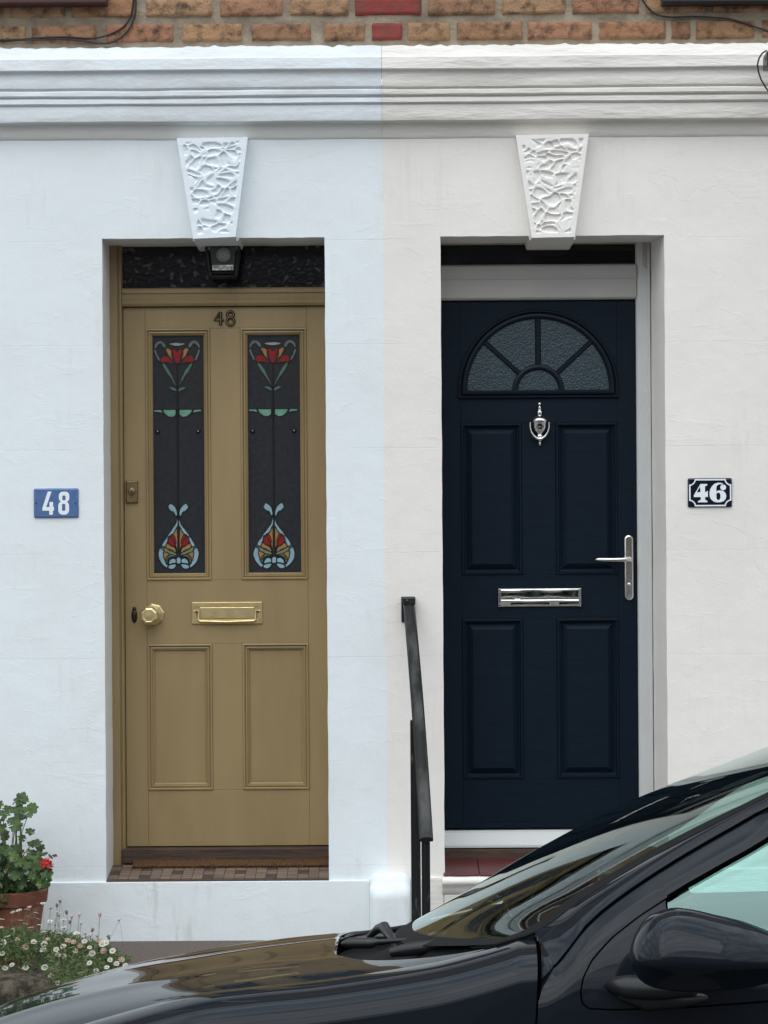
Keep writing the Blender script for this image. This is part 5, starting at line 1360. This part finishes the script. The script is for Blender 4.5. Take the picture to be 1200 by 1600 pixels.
# mirrors
TOPM = [(984, 1500), (987, 1480), (996, 1457), (1012, 1435), (1032, 1424), (1054, 1419), (1084, 1421), (1112, 1427), (1160, 1438), (1200, 1453), (1225, 1466), (1242, 1485)]
BOTM = [(984, 1502), (988, 1515), (997, 1530), (1012, 1540), (1032, 1545), (1054, 1548), (1084, 1549), (1112, 1547), (1160, 1542), (1200, 1535), (1225, 1526), (1242, 1502)]
for mir in (0, 1):
    sg = (lambda p: (p[0], CW-p[1], p[2])) if mir else (lambda p: p)
    mr = MB(); rows = []; VC = -.145
    T_ = [(a, b) for a, b in TOPM]; B_ = [(a, b) for a, b in BOTM]
    xs_ = [984+258*(1-math.cos(math.pi*.5*i/34)) if False else 984.2+257*((i/34)**1.6) for i in range(35)]
    for px_ in xs_:
        yt, yb = interp(T_, px_), interp(B_, px_)
        u, wt = cp(px_, yt, VC); _, wb = cp(px_, yb, VC); wm, hh = (wt+wb)/2, max(.0006, (wt-wb)/2)
        th = .105*min(1, (hh/.068))**.9
        row = []
        for k in range(20):                       # outer face, top to bottom, with a fold low down
            h = math.cos(math.pi*k/19.0)
            if h > -.30: f = math.sqrt(max(0, 1-((h+.30)/1.30)**2))**.9
            else: f = 1-.62*((-.30-h)/.70)**.85
            f = f if abs(h) < .999 else (.0 if h > 0 else .30)
            row.append(sg((u, VC+.015-th*f, wm+hh*h)))
        for k in range(8):
            a = math.pi*(k+.5)/8; row.append(sg((u, VC+.015+th*.9*math.sin(a), wm-hh*math.cos(a))))
        rows.append(row)
    mr.grid(rows, 0, True, closed=True, flip=bool(mir)); mo_ = cbuild(mr, 'wing_mirror', 'paint')
    mb = MB(); r_ = rows[-4]; mb.add([(p[0]+.001, p[1], p[2]) for p in r_], [list(range(28))]); cbuild(mb, 'mirror_glass', 'chrome', mo_)
    # arm and foot
    mb = MB(); a_ = cp(952, 1540, -.01); b_ = cp(985, 1545, -.05); c_ = cp(1040, 1556, -.08); d_ = cp(1085, 1552, -.10)
    mb.tube([sg((a_[0]-.005, .02, a_[1])), sg((a_[0]+.012, .0, a_[1])), sg((b_[0], -.035, b_[1]+.002)), sg((c_[0], -.07, c_[1]+.012)), sg((d_[0], -.10, d_[1]+.012))], [.004, .017, .023, .020, .018], 14)
    e_ = cp(1010, 1572, .0); mb.tube([sg((e_[0]-.05, .012, e_[1]+.02)), sg((e_[0], -.002, e_[1]+.010)), sg((e_[0]+.07, .004, e_[1]+.012)), sg((e_[0]+.15, .02, e_[1]+.016))], [.010, .020, .017, .002], 12)
    cbuild(mb, 'mirror_arm', 'plastic', mo_)
# wipers, following the foot of the screen
def wiper(pts, vs, rr, bl):
    mb = MB(); P3 = []
    for (a, b), v in zip(pts, vs):
        u, w_ = cp(a, b, v); P3.append((u, v, w_+.006))
    mb.tube(P3, rr, 10); 
    return cbuild(mb, bl, 'plastic')
w1 = wiper([(534, 1479), (545, 1478), (580, 1478), (592, 1476), (640, 1473), (650, 1471), (660, 1470), (694, 1467), (701, 1466)], [.62, .61, .60, .58, .55, .53, .52, .50, .49], [.004, .012, .012, .006, .005, .005, .012, .014, .008], 'wiper_arm')
w2 = wiper([(612, 1493), (640, 1488), (700, 1480), (770, 1474)], [.42, .40, .36, .30], [.010, .015, .013, .007], 'wiper_blade')
w3 = wiper([(576, 1468), (590, 1456), (600, 1453), (612, 1470), (622, 1490)], [.70, .68, .66, .60, .54], [.006, .010, .013, .009, .006], 'wiper_pivot')
w4 = wiper([(545, 1474), (590, 1468), (630, 1466)], [.80, .80, .80], [.006, .010, .004], 'wiper_arm')
# interior
mb = MB(); rows = []
for i in range(8):
    row = []
    for j in range(21):
        s = j/20; g = Vector(screen(.10, s)); u = g.x+.02+.07*i; row.append((u, .14+(CW-.28)*s, .93-.015*i-(.05 if i > 6 else 0)+.02*math.sin(s*9)*(i > 3)))
    rows.append(row)
mb.grid(rows, 0, True, flip=True); mb.box(.52, .60, .14, CW-.14, .5, .83); cbuild(mb, 'dashboard', 'inner')
mb = MB(); cx3, cz3, cv = .66, .93, .45
mb.tube([(cx3-.07*math.cos(a), cv+.175*math.sin(a), cz3+.16*math.cos(a)) for a in [2*math.pi*k/28 for k in range(29)]], .014, 8, caps=False); mb.tube([(.56, cv, .85), (cx3, cv, cz3)], .03, 8)
cbuild(mb, 'steering_wheel', 'inner')
for vc in (.42, 1.20):
    mb = MB(); rows = []
    for k in range(13):
        t = k/12; w_ = .55+.62*t; hw_ = .24-.05*t**3 if t < .8 else .24-.05*t**3-.10*((t-.8)/.2); rows.append([(1.22+.16*t-(.07 if 4 < q < 12 else 0)*1.0, vc+hw_*math.cos(2*math.pi*q/16), w_) if False else (1.22+.18*t+.07*math.sin(2*math.pi*q/16), vc+hw_*math.cos(2*math.pi*q/16), w_) for q in range(16)])
    mb.grid(rows, 0, True, closed=True); mb.add(rows[-1], [list(range(16))]); mb.box(.85, 1.28, vc-.24, vc+.24, .42, .56)
    cbuild(mb, 'seat', 'inner')
mb = MB(); mb.box(.35, 2.6, .12, CW-.12, .25, .36); mb.box(2.0, 2.15, .2, CW-.2, .36, .95); cbuild(mb, 'cabin_floor', 'inner')

# ------------------------------------------------------------------ houses across the street (behind the camera, seen in the reflections)
labs = ['red brick house across the street at the left end', 'brown house straight across the street', 'red brick house across the street at the right end']
for i, (xc, mname) in enumerate(((-6.2, 'brickfar'), (0, 'browncoat'), (6.2, 'brickfar'), )):
    t = thing('terraced_house', (xc, -18.8, 0), labs[i], 'house')
    mb = MB().box(xc-3.09, xc+3.09, -26, -18.8, -.4, 4.9); build(mb, 'wall', mname, t)
    mb = MB(); mb.add([(xc-3.1, -18.5, 4.85), (xc+3.1, -18.5, 4.85), (xc+3.1, -22.4, 6.5), (xc-3.1, -22.4, 6.5), (xc-3.1, -26.3, 4.85), (xc+3.1, -26.3, 4.85)], [(0, 1, 2, 3), (3, 2, 5, 4), (0, 3, 4), (1, 5, 2), (0, 4, 5, 1)]); rf = build(mb, 'roof', 'roofing', t)
    mb = MB().box(xc+2.2, xc+3.0, -22.8, -22.0, 6.1, 7.3); build(mb, 'chimney', 'brickfar', rf)
    for (xw, zw, ww, hw_) in ((-1.5, .9, 1.4, 1.5), (-1.6, 3.3, 1.0, 1.4), (1.3, 3.3, 1.0, 1.4)):
        mb = MB(); ringrect(mb, (xc+xw-ww/2, xc+xw+ww/2, zw, zw+hw_), [(0, -18.8), (0, -18.74), (.09, -18.74), (.09, -18.78)], 0); wf = build(mb, 'window', 'upvc', t)
        mb = MB().box(xc+xw-ww/2+.08, xc+xw+ww/2-.08, -18.79, -18.77, zw+.08, zw+hw_-.08); build(mb, 'pane', 'gblack', wf)
    mb = MB().box(xc+.9, xc+1.8, -18.79, -18.72, -.05, 2.1); build(mb, 'front_door', 'sill', t, bevel=.01)
